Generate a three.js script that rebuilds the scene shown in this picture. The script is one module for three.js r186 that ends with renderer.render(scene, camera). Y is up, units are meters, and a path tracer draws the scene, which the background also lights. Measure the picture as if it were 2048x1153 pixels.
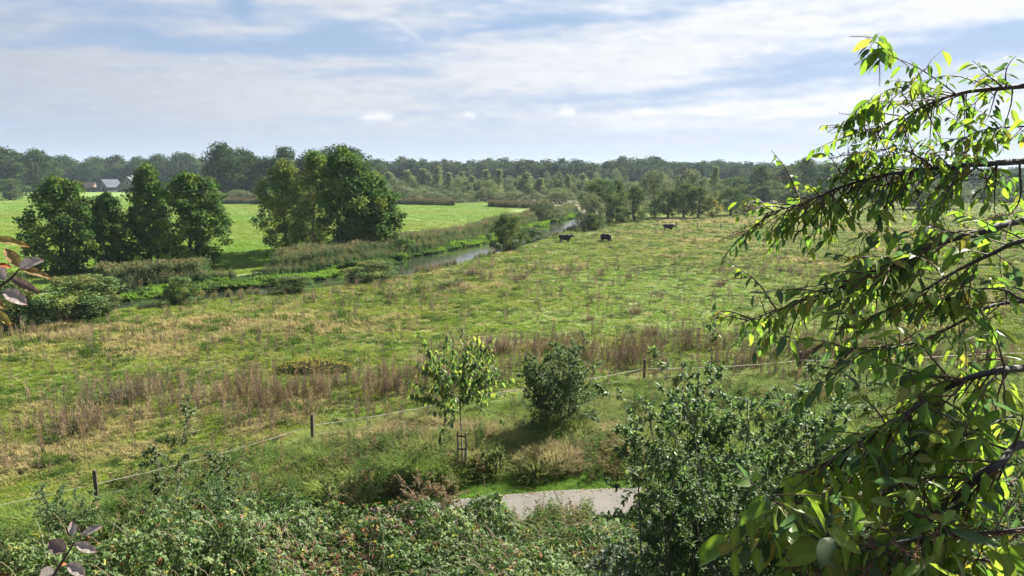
import * as THREE from 'three';
import { MarchingCubes } from 'three/addons/objects/MarchingCubes.js';

// ------------------------------------------------------------------ camera, sky, sun, exposure
const F = 1480, CX = 1024, CY = 576.5, EYE = 11, PITCH = Math.atan((CY - 350) / F);
const EXPO = 5.0;
const scene = new THREE.Scene();
const camera = new THREE.PerspectiveCamera(2 * Math.atan(CY / F) * 180 / Math.PI, 2048 / 1153, 0.1, 6000);
camera.position.set(0, EYE, 0);
camera.rotation.set(-PITCH, 0, 0);
const renderer = new THREE.WebGLRenderer({ antialias: true });
renderer.setSize(1024, 576);
renderer.toneMapping = THREE.LinearToneMapping;
renderer.toneMappingExposure = EXPO;
renderer.shadowMap.enabled = true;
const SUN_AZ = 40 * Math.PI / 180, SUN_EL = 34 * Math.PI / 180;
const SUN = new THREE.Vector3(Math.sin(SUN_AZ) * Math.cos(SUN_EL), Math.sin(SUN_EL), -Math.cos(SUN_AZ) * Math.cos(SUN_EL));
const sun = new THREE.DirectionalLight(new THREE.Color(1, 0.93, 0.8), 5);
sun.position.copy(SUN).multiplyScalar(400);
sun.castShadow = true;
Object.assign(sun.shadow.camera, { left: -300, right: 300, top: 300, bottom: -300, near: 1, far: 1200 });
sun.shadow.mapSize.set(4096, 4096);
scene.add(sun);
scene.fog = new THREE.FogExp2(new THREE.Color(0.66, 0.83, 1.0), 0.0001);

// ------------------------------------------------------------------ small mathematics
function rng(seed) { let s = seed | 0; return () => { s = (s + 0x6d2b79f5) | 0; let t = Math.imul(s ^ (s >>> 15), 1 | s); t = (t + Math.imul(t ^ (t >>> 7), 61 | t)) ^ t; return ((t ^ (t >>> 14)) >>> 0) / 4294967296; }; }
const PERM = (() => { const r = rng(77), p = new Float32Array(65536); for (let i = 0; i < 65536; i++) p[i] = r(); return p; })();
const vh = (x, y) => PERM[(Math.imul(x, 73856093) ^ Math.imul(y, 19349663) ^ (Math.imul(x + 31 * y, 83492791) >>> 7)) & 65535];
function vnoise(x, y) {
  const ix = Math.floor(x), iy = Math.floor(y), fx = x - ix, fy = y - iy, s = fx * fx * (3 - 2 * fx), t = fy * fy * (3 - 2 * fy);
  const a = vh(ix, iy), b = vh(ix + 1, iy), c = vh(ix, iy + 1), d = vh(ix + 1, iy + 1);
  return a + (b - a) * s + (c - a + (a - b - c + d) * s) * t;
}
function fbm(x, y, o = 4) { let s = 0, a = 0.5, n = 0; for (let i = 0; i < o; i++) { s += a * vnoise(x, y); n += a; a *= 0.5; x = x * 2.03 + 17.3; y = y * 2.03 + 9.1; } return s / n; }
const clamp = (x, a = 0, b = 1) => Math.min(b, Math.max(a, x)), lerp = (a, b, t) => a + (b - a) * t, sstep = (a, b, x) => { const t = clamp((x - a) / (b - a)); return t * t * (3 - 2 * t); };
const mix3 = (a, b, t) => [lerp(a[0], b[0], t), lerp(a[1], b[1], t), lerp(a[2], b[2], t)];
const V = (x, y, z) => new THREE.Vector3(x, y, z);
const sinP = Math.sin(PITCH), cosP = Math.cos(PITCH);
function ray(u, v) { const x = (u - CX) / F, y = -(v - CY) / F; return V(x, y * cosP - sinP, -y * sinP - cosP); }
const at = (u, v, depth) => { const d = ray(u, v); return d.multiplyScalar(depth / -d.z).add(V(0, EYE, 0)); };         // a point at that depth in front of the camera
const gnd = (u, v, h = 0) => { const d = ray(u, v); return d.multiplyScalar((h - EYE) / d.y).add(V(0, EYE, 0)); };       // a point on level ground
const toPix = (p) => { const y = p.y - EYE, fwd = -y * sinP - p.z * cosP, up = y * cosP - p.z * sinP; return [CX + F * p.x / fwd, CY - F * up / fwd, fwd]; };

// ------------------------------------------------------------------ sky: thin high cloud over pale blue, whiter towards the sun
{
  const W = 2048, HH = 1024, data = new Float32Array(W * HH * 4);
  const g = (u, v, cu, cv, su, sv, sl = 0) => { const du = u - cu, dv = v - cv - sl * du; return Math.exp(-(du * du) / (su * su) - (dv * dv) / (sv * sv)); };
  for (let r = 0; r < HH; r++) {
    const el = ((r + 0.5) / HH - 0.5) * Math.PI;
    for (let c = 0; c < W; c++) {
      const ro = ((c + 0.5) / W - 0.5) * 2 * Math.PI, x = Math.cos(ro) * Math.cos(el), z = Math.sin(ro) * Math.cos(el), y = Math.sin(el);
      const az = Math.atan2(x, -z), u = 1024 + 1480 * az, v = 350 - 1480 * el;
      const cs = x * SUN.x + y * SUN.y + z * SUN.z, ang = Math.acos(clamp(cs, -1, 1)) * 180 / Math.PI;
      const glow = Math.exp(-Math.pow(ang / 42, 2)), wide = 0.5 + 0.5 * cs;
      // clear air
      const t = Math.pow(clamp(1 - Math.max(0, y) * 2.6), 2.2);
      let sky = mix3([0.24, 0.41, 0.69], [0.50, 0.61, 0.80], t);
      const low = Math.exp(-Math.max(0, el) * 14);
      sky = mix3(sky, [0.62, 0.69, 0.80], low * 0.6);
      // high cloud, streaked, seen as a flat layer far off
      const yy = Math.max(y, 0.012), k = 1 / (yy + 0.10), px = x * k, pz = z * k;
      const wx = px + 0.35 * (fbm(px * 1.4 + 3, pz * 1.4, 3) - 0.5), wz = pz + 0.35 * (fbm(px * 1.4 + 9, pz * 1.4 + 5, 3) - 0.5);
      let dens = 0.57 + 1.0 * (fbm(wx * 0.9 + 2.2, wz * 2.6 + 7.7, 6) - 0.42);
      const fine = fbm(px * 7 + pz * 2, pz * 13, 4), ripple = fbm(px * 16, pz * 26 + px * 5, 3);
      dens += 0.42 * (fine - 0.5) + 0.34 * (ripple - 0.5) * sstep(0.05, 0.14, y);
      const streak = fbm(u / 330 + 5, (v + 0.07 * u) / 13, 5), wisp = fbm(u / 90, (v + 0.12 * u) / 9 + 40, 3);
      dens += (0.75 * (streak - 0.5) + 0.3 * (wisp - 0.5)) * sstep(0.03, 0.08, el);
      const wv = v + 26 * (fbm(u / 160, v / 50 + 4, 3) - 0.5) * 2, wu = u + 60 * (fbm(u / 200 + 8, v / 60, 3) - 0.5);
      const gap = 0.95 * g(wu, wv, 520, 124, 300, 12, -0.05) + 0.85 * g(wu, wv, 690, 88, 100, 20, -0.1) + 0.75 * g(wu, wv, 530, 30, 30, 40, 0.6) + 0.8 * g(wu, wv, 1040, 76, 230, 9, -0.08) + 0.12 * g(wu, wv, 120, 70, 260, 14, -0.05)
        + 0.4 * g(wu, wv, 1480, 185, 300, 20, -0.12) + 0.6 * g(wu, wv, 1900, 140, 200, 22, -0.1) + 0.35 * g(wu, wv, 1000, 222, 260, 14, -0.06) + 0.25 * g(wu, wv, 830, 152, 60, 9, 0) + 0.3 * g(wu, wv, 1500, 30, 160, 12, -0.1);
      const body = 0.4 * g(wu, wv, 1150, 135, 420, 42, -0.10) + 0.35 * g(wu, wv, 250, 185, 420, 40, 0.02) + 0.3 * g(wu, wv, 1600, 70, 420, 50, -0.05) + 0.35 * g(wu, wv, 300, 30, 260, 40, 0) + 0.3 * g(wu, wv, 760, 45, 130, 30, 0.1);
      const calm = sstep(0.02, 0.085, el); dens = lerp(0.30, dens, calm) + body - gap * 0.95;
      const veil = 0.14 + 0.18 * low;
      const a = clamp(sstep(0.0, 1.25, dens) * (0.55 + 0.45 * sstep(0.0, 0.06, y)) + veil) * (el > 0 ? 1 : 0.5);
      const shade = 0.90 + 0.14 * (fine - 0.5) + 0.10 * (ripple - 0.5);
      let cloud = mix3([0.53, 0.58, 0.69], [0.94, 0.95, 0.97], clamp(0.02 + 1.0 * sstep(0.52, 0.95, wide)));
      cloud = cloud.map((q) => q * shade);
      let col = mix3(sky, cloud, a * 0.93);
      // trail of an aeroplane and a row of small low clouds
      const trail = Math.exp(-Math.pow((v - 72 - 0.62 * (u - 810)) / 5, 2)) * sstep(770, 800, u) * (1 - sstep(838, 858, u));
      col = mix3(col, [0.85, 0.88, 0.93], trail * 0.5);
      for (const [cu, cv, su, sv] of [[765, 241, 34, 9], [940, 236, 17, 6], [1133, 233, 22, 9], [1280, 234, 34, 9], [1405, 234, 46, 9], [1665, 220, 42, 13], [1560, 238, 60, 6]]) {
        if (Math.abs(u - cu) > su * 2.2 || Math.abs(v - cv) > sv * 3.5) continue;
        const n = fbm(u / 13 + cu, v / 8, 4) - 0.5, q = Math.hypot((u - cu) / su, (v - cv + (v > cv ? 0 : -0)) / (v > cv ? sv * 0.6 : sv * 1.3)) + n * 1.2;
        col = mix3(col, [0.93, 0.94, 0.96], 0.9 * (1 - sstep(0.5, 1.1, q)));
      }
      const gl = 1 + 0.34 * glow, o = (r * W + c) * 4;
      for (let i = 0; i < 3; i++) data[o + i] = col[i] * gl / EXPO * 0.97;
      data[o + 3] = 1;
    }
  }
  const tx = new THREE.DataTexture(data, W, HH, THREE.RGBAFormat, THREE.FloatType);
  tx.mapping = THREE.EquirectangularReflectionMapping; tx.magFilter = THREE.LinearFilter; tx.needsUpdate = true;
  scene.background = tx; scene.environment = tx;
}

// ------------------------------------------------------------------ naming and mesh helpers
const taken = new Map();
function numbered(n) { const k = taken.get(n) || 0; taken.set(n, k + 1); return k ? n + '_' + String(k).padStart(3, '0') : n; }
function tag(o, label, category, group, kind) { if (label) o.userData.label = label; if (category) o.userData.category = category; if (group) o.userData.group = group; if (kind) o.userData.kind = kind; return o; }
function thing(name, p, turn = 0) { const g = new THREE.Group(); g.name = numbered(name); g.position.copy(p); g.rotation.y = turn; scene.add(g); return g; }
function mesh(name, geo, mat, parent) { const m = new THREE.Mesh(geo, mat); m.name = parent ? name : numbered(name); m.castShadow = m.receiveShadow = true; (parent || scene).add(m); return m; }

class MB {                                                   // collects faces and builds one geometry
  constructor() { this.p = []; this.c = []; this.u = []; this.i = []; }
  get n() { return this.p.length / 3; }
  vert(x, y, z, c, u = 0, v = 0) { this.p.push(x, y, z); this.c.push(c[0], c[1], c[2]); this.u.push(u, v); return this.p.length / 3 - 1; }
  tri(a, b, c) { this.i.push(a, b, c); }
  tube(pts, rad, col, sides = 6, cap = true) {
    const T = [], n = pts.length; let nx = V(0.31, 0.2, 0.93), base = this.n, len = 0;
    for (let k = 0; k < n; k++) {
      const t = pts[Math.min(n - 1, k + 1)].clone().sub(pts[Math.max(0, k - 1)]).normalize();
      nx = nx.clone().addScaledVector(t, -nx.dot(t)); if (nx.lengthSq() < 1e-6) nx = V(t.y, -t.x, 0.01); nx.normalize();
      const b = t.clone().cross(nx), r = typeof rad === 'function' ? rad(k / (n - 1)) : rad[k];
      if (k) len += pts[k].distanceTo(pts[k - 1]);
      const cc = typeof col === 'function' ? col(k / (n - 1)) : col;
      for (let s = 0; s <= sides; s++) { const a = s / sides * Math.PI * 2, q = pts[k].clone().addScaledVector(nx, Math.cos(a) * r).addScaledVector(b, Math.sin(a) * r); this.vert(q.x, q.y, q.z, cc, s / sides, len); }
    }
    for (let k = 0; k < n - 1; k++) for (let s = 0; s < sides; s++) { const a = base + k * (sides + 1) + s, b = a + 1, c = a + sides + 1, d = c + 1; this.tri(a, b, d); this.tri(a, d, c); }
    if (cap) for (const k of [0, n - 1]) { const cc = typeof col === 'function' ? col(k / (n - 1)) : col, m = this.vert(pts[k].x, pts[k].y, pts[k].z, cc, 0.5, k ? len : 0); for (let s = 0; s < sides; s++) { const a = base + k * (sides + 1) + s; k ? this.tri(a, a + 1, m) : this.tri(a + 1, a, m); } }
    return this;
  }
  box(cx, cy, cz, w, h, d, c, turn = 0) {                    // bevel-free box with its own corners per face
    const ct = Math.cos(turn), st = Math.sin(turn), P = (x, y, z) => [cx + x * ct + z * st, cy + y, cz - x * st + z * ct];
    const f = (a, b, cc, d2) => { const k = [a, b, cc, d2].map((q) => this.vert(...P(...q), c, q[0] + q[2], q[1])); this.tri(k[0], k[1], k[2]); this.tri(k[0], k[2], k[3]); };
    const X = w / 2, Y = h / 2, Z = d / 2;
    f([-X, -Y, Z], [X, -Y, Z], [X, Y, Z], [-X, Y, Z]); f([X, -Y, -Z], [-X, -Y, -Z], [-X, Y, -Z], [X, Y, -Z]); f([X, -Y, Z], [X, -Y, -Z], [X, Y, -Z], [X, Y, Z]);
    f([-X, -Y, -Z], [-X, -Y, Z], [-X, Y, Z], [-X, Y, -Z]); f([-X, Y, Z], [X, Y, Z], [X, Y, -Z], [-X, Y, -Z]); f([-X, -Y, -Z], [X, -Y, -Z], [X, -Y, Z], [-X, -Y, Z]);
    return this;
  }
  geo(smooth = false) {
    const g = new THREE.BufferGeometry();
    g.setAttribute('position', new THREE.Float32BufferAttribute(this.p, 3)); g.setAttribute('color', new THREE.Float32BufferAttribute(this.c, 3)); g.setAttribute('uv', new THREE.Float32BufferAttribute(this.u, 2));
    g.setIndex(this.i); if (smooth) g.computeVertexNormals(); return g;
  }
}
function instances(name, geo, mat, list, label, category, parent) {   // list of [position, quaternion, scale, colour]
  const im = new THREE.InstancedMesh(geo, mat, list.length), m = new THREE.Matrix4(), c = new THREE.Color(); im.name = parent ? name : numbered(name);
  list.forEach(([p, q, s, col], i) => { m.compose(p, q, s); im.setMatrixAt(i, m); c.setRGB(col[0], col[1], col[2]); im.setColorAt(i, c); });
  im.castShadow = im.receiveShadow = true; (parent || scene).add(im); im.userData.kind = 'stuff'; if (label) tag(im, label, category);
  return im;
}
const Q = (yaw, tilt = 0, dir = 0) => new THREE.Quaternion().setFromAxisAngle(V(Math.cos(dir), 0, Math.sin(dir)), tilt).multiply(new THREE.Quaternion().setFromAxisAngle(V(0, 1, 0), yaw));
function catmull(pts, n) { return new THREE.CatmullRomCurve3(pts, false, 'centripetal').getPoints(n); }

// ------------------------------------------------------------------ textures and materials
function noiseTexture(size, f, srgb = false) {
  const d = new Uint8Array(size * size * 4);
  for (let y = 0; y < size; y++) for (let x = 0; x < size; x++) { const c = f(x / size, y / size), o = (y * size + x) * 4; for (let i = 0; i < 3; i++) d[o + i] = clamp(Array.isArray(c) ? c[i] : c) * 255; d[o + 3] = 255; }
  const t = new THREE.DataTexture(d, size, size); t.wrapS = t.wrapT = THREE.RepeatWrapping; t.magFilter = THREE.LinearFilter; t.needsUpdate = true; if (srgb) t.colorSpace = THREE.SRGBColorSpace; return t;
}
const tileNoise = (x, y, k, o) => { const w = (a) => a; const a = fbm(x * k, y * k, o), b = fbm((x - 1) * k, y * k, o), c = fbm(x * k, (y - 1) * k, o), d = fbm((x - 1) * k, (y - 1) * k, o); const s = sstep(0.7, 1, x), t = sstep(0.7, 1, y); return lerp(lerp(a, b, s), lerp(c, d, s), t); };
const grainTex = noiseTexture(512, (x, y) => 0.62 + 0.75 * (tileNoise(x, y, 40, 5) - 0.5) + 0.35 * (tileNoise(x, y, 7, 3) - 0.5));
grainTex.repeat.set(1 / 6, 1 / 6);
const grainBump = noiseTexture(512, (x, y) => tileNoise(x + 3, y + 5, 46, 5)); grainBump.repeat.set(1 / 6, 1 / 6);
const barkTex = noiseTexture(256, (x, y) => 0.55 + 0.9 * (tileNoise(x, y, 14, 5) - 0.5) + 0.25 * (vnoise(x * 60, y * 8) - 0.5)); barkTex.repeat.set(1, 3);
const woodTex = noiseTexture(256, (x, y) => 0.72 + 0.6 * (fbm(x * 46, y * 5, 4) - 0.5)); woodTex.repeat.set(1, 1);
const rippleTex = noiseTexture(512, (x, y) => tileNoise(x, y, 26, 4)); rippleTex.repeat.set(1 / 5, 1 / 5);
const concreteTex = noiseTexture(512, (x, y) => 0.80 + 0.5 * (tileNoise(x, y, 90, 3) - 0.5) + 0.35 * (tileNoise(x, y, 5, 4) - 0.5)); concreteTex.repeat.set(1 / 3, 1 / 3);

const leafMat = (tr, coat = 0, spec = 0.4) => new THREE.MeshPhysicalMaterial({ vertexColors: true, roughness: 1, transmission: tr, thickness: 0, clearcoat: coat, clearcoatRoughness: 0.35, side: THREE.DoubleSide, specularIntensity: spec });
const M = {
  ground: new THREE.MeshStandardMaterial({ vertexColors: true, map: grainTex, bumpMap: grainBump, bumpScale: 0.14, roughness: 1 }),
  grass: leafMat(0.45, 0, 0.1), reed: leafMat(0.35, 0, 0.1), crown: leafMat(0.3, 0, 0.25), crownFar: leafMat(0.35, 0, 0.1), gloss: leafMat(0.45, 0.15), cherry: leafMat(0.68, 0.35), dry: leafMat(0.15), russet: leafMat(0.35, 0.1),
  bark: new THREE.MeshStandardMaterial({ vertexColors: true, map: barkTex, bumpMap: barkTex, bumpScale: 0.006, roughness: 0.9 }),
  smoothBark: new THREE.MeshStandardMaterial({ vertexColors: true, bumpMap: barkTex, bumpScale: 0.0015, roughness: 0.85 }),
  wood: new THREE.MeshStandardMaterial({ vertexColors: true, map: woodTex, bumpMap: woodTex, bumpScale: 0.004, roughness: 0.9 }),
  tape: new THREE.MeshStandardMaterial({ color: new THREE.Color().setRGB(0.30, 0.30, 0.28), roughness: 0.6 }),
  rubber: new THREE.MeshStandardMaterial({ color: new THREE.Color().setRGB(0.02, 0.02, 0.02), roughness: 0.7 }),
  water: new THREE.MeshPhysicalMaterial({ color: new THREE.Color().setRGB(0.018, 0.024, 0.016), roughness: 0.05, bumpMap: rippleTex, bumpScale: 0.008, ior: 1.5 }),
  concrete: new THREE.MeshStandardMaterial({ color: new THREE.Color().setRGB(0.10, 0.093, 0.086), map: concreteTex, bumpMap: concreteTex, bumpScale: 0.004, roughness: 0.95 }),
  hide: new THREE.MeshStandardMaterial({ color: new THREE.Color().setRGB(0.006, 0.005, 0.0045), roughness: 0.85 }),
  wall: new THREE.MeshStandardMaterial({ vertexColors: true, map: concreteTex, roughness: 0.9 }),
  glass: new THREE.MeshStandardMaterial({ color: new THREE.Color().setRGB(0.03, 0.035, 0.04), roughness: 0.08 }),
};

// ------------------------------------------------------------------ lie of the land
const PATH_PTS = [[-60, 8], [-30, -8], [-16, -16.6], [-10.9, -20.0], [-4, -22.5], [2, -23.7], [8, -24.2], [20, -24.6], [60, -25], [140, -25]];
function pathZ(x) { for (let k = 0; k < PATH_PTS.length - 1; k++) { const [a, za] = PATH_PTS[k], [b, zb] = PATH_PTS[k + 1]; if (x <= b || k === PATH_PTS.length - 2) { const t = clamp((x - a) / (b - a)); return lerp(za, zb, t * t * (3 - 2 * t) * 0.35 + t * 0.65); } } return -25; }
const RIVER = catmull([[-700, 1100], [-160, 688], [-40, 658], [90, 633], [250, 611], [440, 591], [560, 579], [700, 560], [800, 541], [880, 522], [960, 503], [1035, 481], [1085, 463], [1118, 452], [1150, 444], [1172, 440]].map(([u, v], i) => i ? gnd(u, v, -0.7) : V(-75, -0.7, -38)).concat([V(27, 0, -240), V(36, 0, -300), V(48, 0, -430)]), 130);
function riverDist(x, z) {                                    // signed, positive on the near (pasture) side
  let best = 1e9, sg = 1;
  for (let k = 0; k < RIVER.length - 1; k++) {
    const a = RIVER[k], b = RIVER[k + 1], dx = b.x - a.x, dz = b.z - a.z, px = x - a.x, pz = z - a.z, t = clamp((px * dx + pz * dz) / (dx * dx + dz * dz)), ex = px - t * dx, ez = pz - t * dz, d = ex * ex + ez * ez;
    if (d < best) { best = d; sg = dx * pz - dz * px > 0 ? 1 : -1; }
  }
  return Math.sqrt(best) * sg;
}
const slopeS = (x, z) => (z - pathZ(x)) * 0.93;
function height(x, z, rd) {
  let h = 0.22 * (fbm(x * 0.09, z * 0.09, 3) - 0.5) + 0.10 * (fbm(x * 0.5, z * 0.5, 2) - 0.5);
  const s = slopeS(x, z);
  if (s > -3) h *= sstep(-0.9, -3, s) + 0.05;
  if (s > 1.6) { const q = s - 1.6; h += q < 8 ? q * q * 0.0275 : Math.min(9.4, 1.76 + (q - 8) * 0.6); }
  if (rd !== undefined) { const w = Math.abs(rd); if (w < 8) h = lerp(h, -1.5, 1 - sstep(3.2, 7.0, w)); }
  return h;
}
const FENCE = [[-240, 1130, 0], [195, 1014, 1], [625, 893, 1], [972, 822, 1], [1288, 768, 1], [1600, 749, 1], [1973, 736, 1], [2330, 724, 1]].map(([u, v, real], k) => k ? gnd(u, v) : V(-20.5, 0, -19.0));
function fenceZ(x) { for (let k = 0; k < FENCE.length - 1; k++) if (x <= FENCE[k + 1].x || k === FENCE.length - 2) return lerp(FENCE[k].z, FENCE[k + 1].z, clamp((x - FENCE[k].x) / (FENCE[k + 1].x - FENCE[k].x), -0.5, 1.5)); }

// what grows where: how straw-coloured, how full of dead stalks
const BLOTS = [[640, 655, 10, 5, .2], [150, 660, 9, 3, .6], [60, 800, 4, 3, .4], [300, 700, 9, 3, .2], [1130, 540, 14, 10, .7], [930, 560, 12, 7, .5], [1350, 480, 16, 8, .4], [1500, 445, 30, 12, .9], [1560, 520, 12, 8, .6], [1280, 465, 10, 5, .5], [60, 930, 3, 3, .9], [560, 800, 6, 3, .5], [1750, 460, 25, 10, .7], [900, 690, 5, 2, .5], [1800, 600, 10, 10, .4], [500, 650, 9, 4, .4]].map(([u, v, a, b, w]) => [gnd(u, v), a, b, w]);
const LUSH = [[1300, 560, 13, 16, .9], [1250, 640, 9, 8, .8], [1420, 590, 9, 14, .7], [1000, 640, 7, 5, .4], [760, 690, 6, 3, .4], [1500, 640, 8, 6, .6], [1180, 470, 9, 7, .5], [620, 745, 4, 1.6, .7]].map(([u, v, a, b, w]) => [gnd(u, v), a, b, w]);
const blot = (L, x, z) => { let s = 0; for (const [p, a, b, w] of L) { const q = ((x - p.x) / a) ** 2 + ((z - p.z) / b) ** 2; if (q < 4) s += w * Math.exp(-q); } return s; };
function strawness(x, z) { return clamp(0.24 + 1.5 * (fbm(x * 0.13 + 40, z * 0.13, 4) - 0.5) + 0.9 * (fbm(x * 0.7, z * 0.7 + 9, 3) - 0.5) + 0.75 * blot(BLOTS, x, z) - 0.85 * blot(LUSH, x, z)); }
const STALKS = [[640, 790, 6.5, 3.2, 1], [450, 800, 4.5, 2.6, .9], [800, 800, 4, 2.6, .9], [270, 790, 3, 1.6, .8], [1270, 705, 7, 2.2, 1], [1050, 700, 4, 2, .7], [1380, 690, 5, 2.4, .9], [150, 860, 2.5, 1.6, .6], [1110, 545, 12, 7, .45], [980, 545, 9, 6, .3], [1260, 470, 9, 6, .55], [700, 600, 10, 5, .25], [430, 690, 4, 2, .3], [1560, 545, 8, 6, .5], [1700, 690, 8, 3, .5], [880, 590, 9, 5, .2], [1180, 610, 7, 4, .15], [900, 760, 3, 2, .7], [130, 680, 5, 1.6, .5], [1200, 738, 5, 2.6, 1], [1400, 730, 5, 3, 1], [1600, 720, 6, 3, .9], [1800, 715, 7, 3, .9], [1050, 770, 3, 2, .7]].map(([u, v, a, b, w]) => [gnd(u, v), a, b, w]);

const C = { green: [0.12, 0.20, 0.014], lush: [0.16, 0.28, 0.012], yellow: [0.21, 0.26, 0.024], straw: [0.36, 0.30, 0.14], soil: [0.10, 0.10, 0.04], field: [0.125, 0.235, 0.008], verge: [0.075, 0.135, 0.025], mat: [0.12, 0.21, 0.022] };
function pastureColour(x, z) { const s = strawness(x, z), l = clamp(blot(LUSH, x, z)), n = fbm(x * 0.3 + 5, z * 0.3, 3); let c = mix3(mix3(C.green, C.yellow, clamp((n - 0.3) * 1.6)), C.lush, l * 0.8); return mix3(c, C.straw, sstep(0.42, 0.95, s) * 0.9); }

{ // one sheet of ground out to the horizon
  const zs = []; for (let z = 60; z > 8; z -= 4) zs.push(z); for (let z = 8; z > -30; z -= 0.55) zs.push(z); for (let z = -30; z > -260;) { zs.push(z); z -= 0.5 + Math.max(0, -z - 30) * 0.006; } for (let z = -260; z > -2200;) { zs.push(z); z *= 1.05; } zs.push(-2300);
  const nc = 340, b = new MB();
  zs.forEach((z) => {
    const w = Math.max(52, -z * 1.25 + 22);
    for (let k = 0; k <= nc; k++) {
      const t = k / nc * 2 - 1, x = w * t, rd = z < -30 && z > -330 ? riverDist(x, z) : 99 * (x > 0.4 * -z ? 1 : -1), d = -z;
      const y = height(x, z, rd) - (d > 250 ? (d - 250) * 0.0012 : 0), s = slopeS(x, z);
      let c;
      if (rd < -5.5 && d > 40 && !(d > 165 && x > 0.035 * d)) { const n = fbm(x * 0.03, z * 0.06, 4), m = fbm(x * 0.25, z * 0.5, 3); c = mix3(C.field, [0.165, 0.225, 0.014], clamp((n - 0.38) * 2.4)); c = mix3(c, [0.085, 0.17, 0.018], clamp((m - 0.5) * 1.6) + 0.5 * sstep(70, 50, d)); if (rd > -10) c = mix3(c, C.soil, sstep(-10, -6.5, rd) * 0.6); }
      else if (Math.abs(rd) < 7.5) c = [0.05, 0.055, 0.025];
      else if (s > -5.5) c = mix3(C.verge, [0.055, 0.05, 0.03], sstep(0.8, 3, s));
      else c = mix3(pastureColour(x, z), C.soil, 0.35);
      if (d > 200 && x > 0.02 * d) c = mix3(c, [0.13, 0.125, 0.05], sstep(200, 260, d) * 0.85);
      if (d > 280) c = mix3(c, [0.05, 0.065, 0.025], Math.max(sstep(rd < 0 && x < 0 ? 480 : 290, rd < 0 && x < 0 ? 560 : 340, d), rd < 0 ? sstep(-0.21, -0.15, x / d) * sstep(292, 312, d) : 0));
      b.vert(x, y, z, c, x, z);
    }
  });
  for (let r = 0; r < zs.length - 1; r++) for (let k = 0; k < nc; k++) { const a = r * (nc + 1) + k, c = a + nc + 1; b.tri(a, a + 1, c + 1); b.tri(a, c + 1, c); }
  tag(mesh('ground', b.geo(true), M.ground), 'rough grazed pasture, river banks and bright green field of the whole landscape', 'ground', null, 'structure');
}
const groundAt = (x, z) => height(x, z, z < -30 && z > -330 ? riverDist(x, z) : undefined) - (z < -250 ? (-z - 250) * 0.0012 : 0);
const onGround = (u, v) => { const p = gnd(u, v); p.y = groundAt(p.x, p.z); return p; };

{ // the water of the small river
  const b = new MB(), n = RIVER.length;
  for (let k = 0; k < n && RIVER[k].z > -196; k++) {
    const t = RIVER[Math.min(n - 1, k + 1)].clone().sub(RIVER[Math.max(0, k - 1)]).normalize();
    for (const s of [-6.2, 6.2]) b.vert(RIVER[k].x - t.z * s, -0.42, RIVER[k].z + t.x * s, [1, 1, 1], RIVER[k].x - t.z * s, RIVER[k].z + t.x * s);
    if (k) { const a = (k - 1) * 2; b.tri(a, a + 1, a + 3); b.tri(a, a + 3, a + 2); }
  }
  tag(mesh('water', b.geo(true), M.water), 'still sky-reflecting water of the narrow river winding along the pasture', 'water', null, 'structure');
}

{ // cycle path of concrete slabs at the foot of the slope
  const g = thing('path', V(0, 0, 0)); tag(g, 'pale concrete path between mown grass and brambles', 'path', null, 'structure');
  const step = 3.2; let x = -30.4;
  while (x < 34) {
    const b = new MB(), x1 = x + step, m = 6, ring = [];
    for (let k = 0; k <= m; k++) {
      const q = lerp(x + 0.012, x1 - 0.012, k / m), z = pathZ(q), dz = (pathZ(q + 0.2) - pathZ(q - 0.2)) / 0.4, L = Math.hypot(1, dz), nx = -dz / L, nz = 1 / L, row = [];
      for (const [s, y] of [[-0.9, -0.15], [-0.9, 0.065], [-0.87, 0.08], [1.12, 0.08], [1.15, 0.065], [1.15, -0.15]]) row.push(b.vert(q + nx * s, y, z + nz * s, [1, 1, 1], q, z + s));
      if (k) for (let j = 0; j < 5; j++) { const p = ring[k - 1]; b.tri(p[j], row[j + 1], row[j]); b.tri(p[j], p[j + 1], row[j + 1]); }
      ring.push(row);
    }
    for (const r of [ring[0], ring[m]]) { for (let j = 1; j < 5; j++) b.tri(r[0], r[j], r[j + 1]); }
    const me = mesh('slab', b.geo(), M.concrete, g); x = x1;
  }
}

// ------------------------------------------------------------------ leaves and trees
function addLeaf(b, p, len, wid, n, d, c) {                   // a pointed leaf-shaped face, lightly folded: p foot, d direction, n normal
  const s = d.clone().cross(n).normalize().multiplyScalar(wid / 2), m = p.clone().addScaledVector(d, len * 0.5), t = p.clone().addScaledVector(d, len), k = n.clone().multiplyScalar(wid * 0.16);
  const a = b.vert(p.x, p.y, p.z, c), e = b.vert(m.x + s.x + k.x, m.y + s.y + k.y, m.z + s.z + k.z, c), f = b.vert(t.x, t.y, t.z, c), g = b.vert(m.x - s.x + k.x, m.y - s.y + k.y, m.z - s.z + k.z, c);
  b.tri(a, e, f); b.tri(a, f, g);
}
const dirRand = (r) => { const z = r() * 2 - 1, a = r() * 6.2832, q = Math.sqrt(1 - z * z); return V(Math.cos(a) * q, z, Math.sin(a) * q); };
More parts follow.
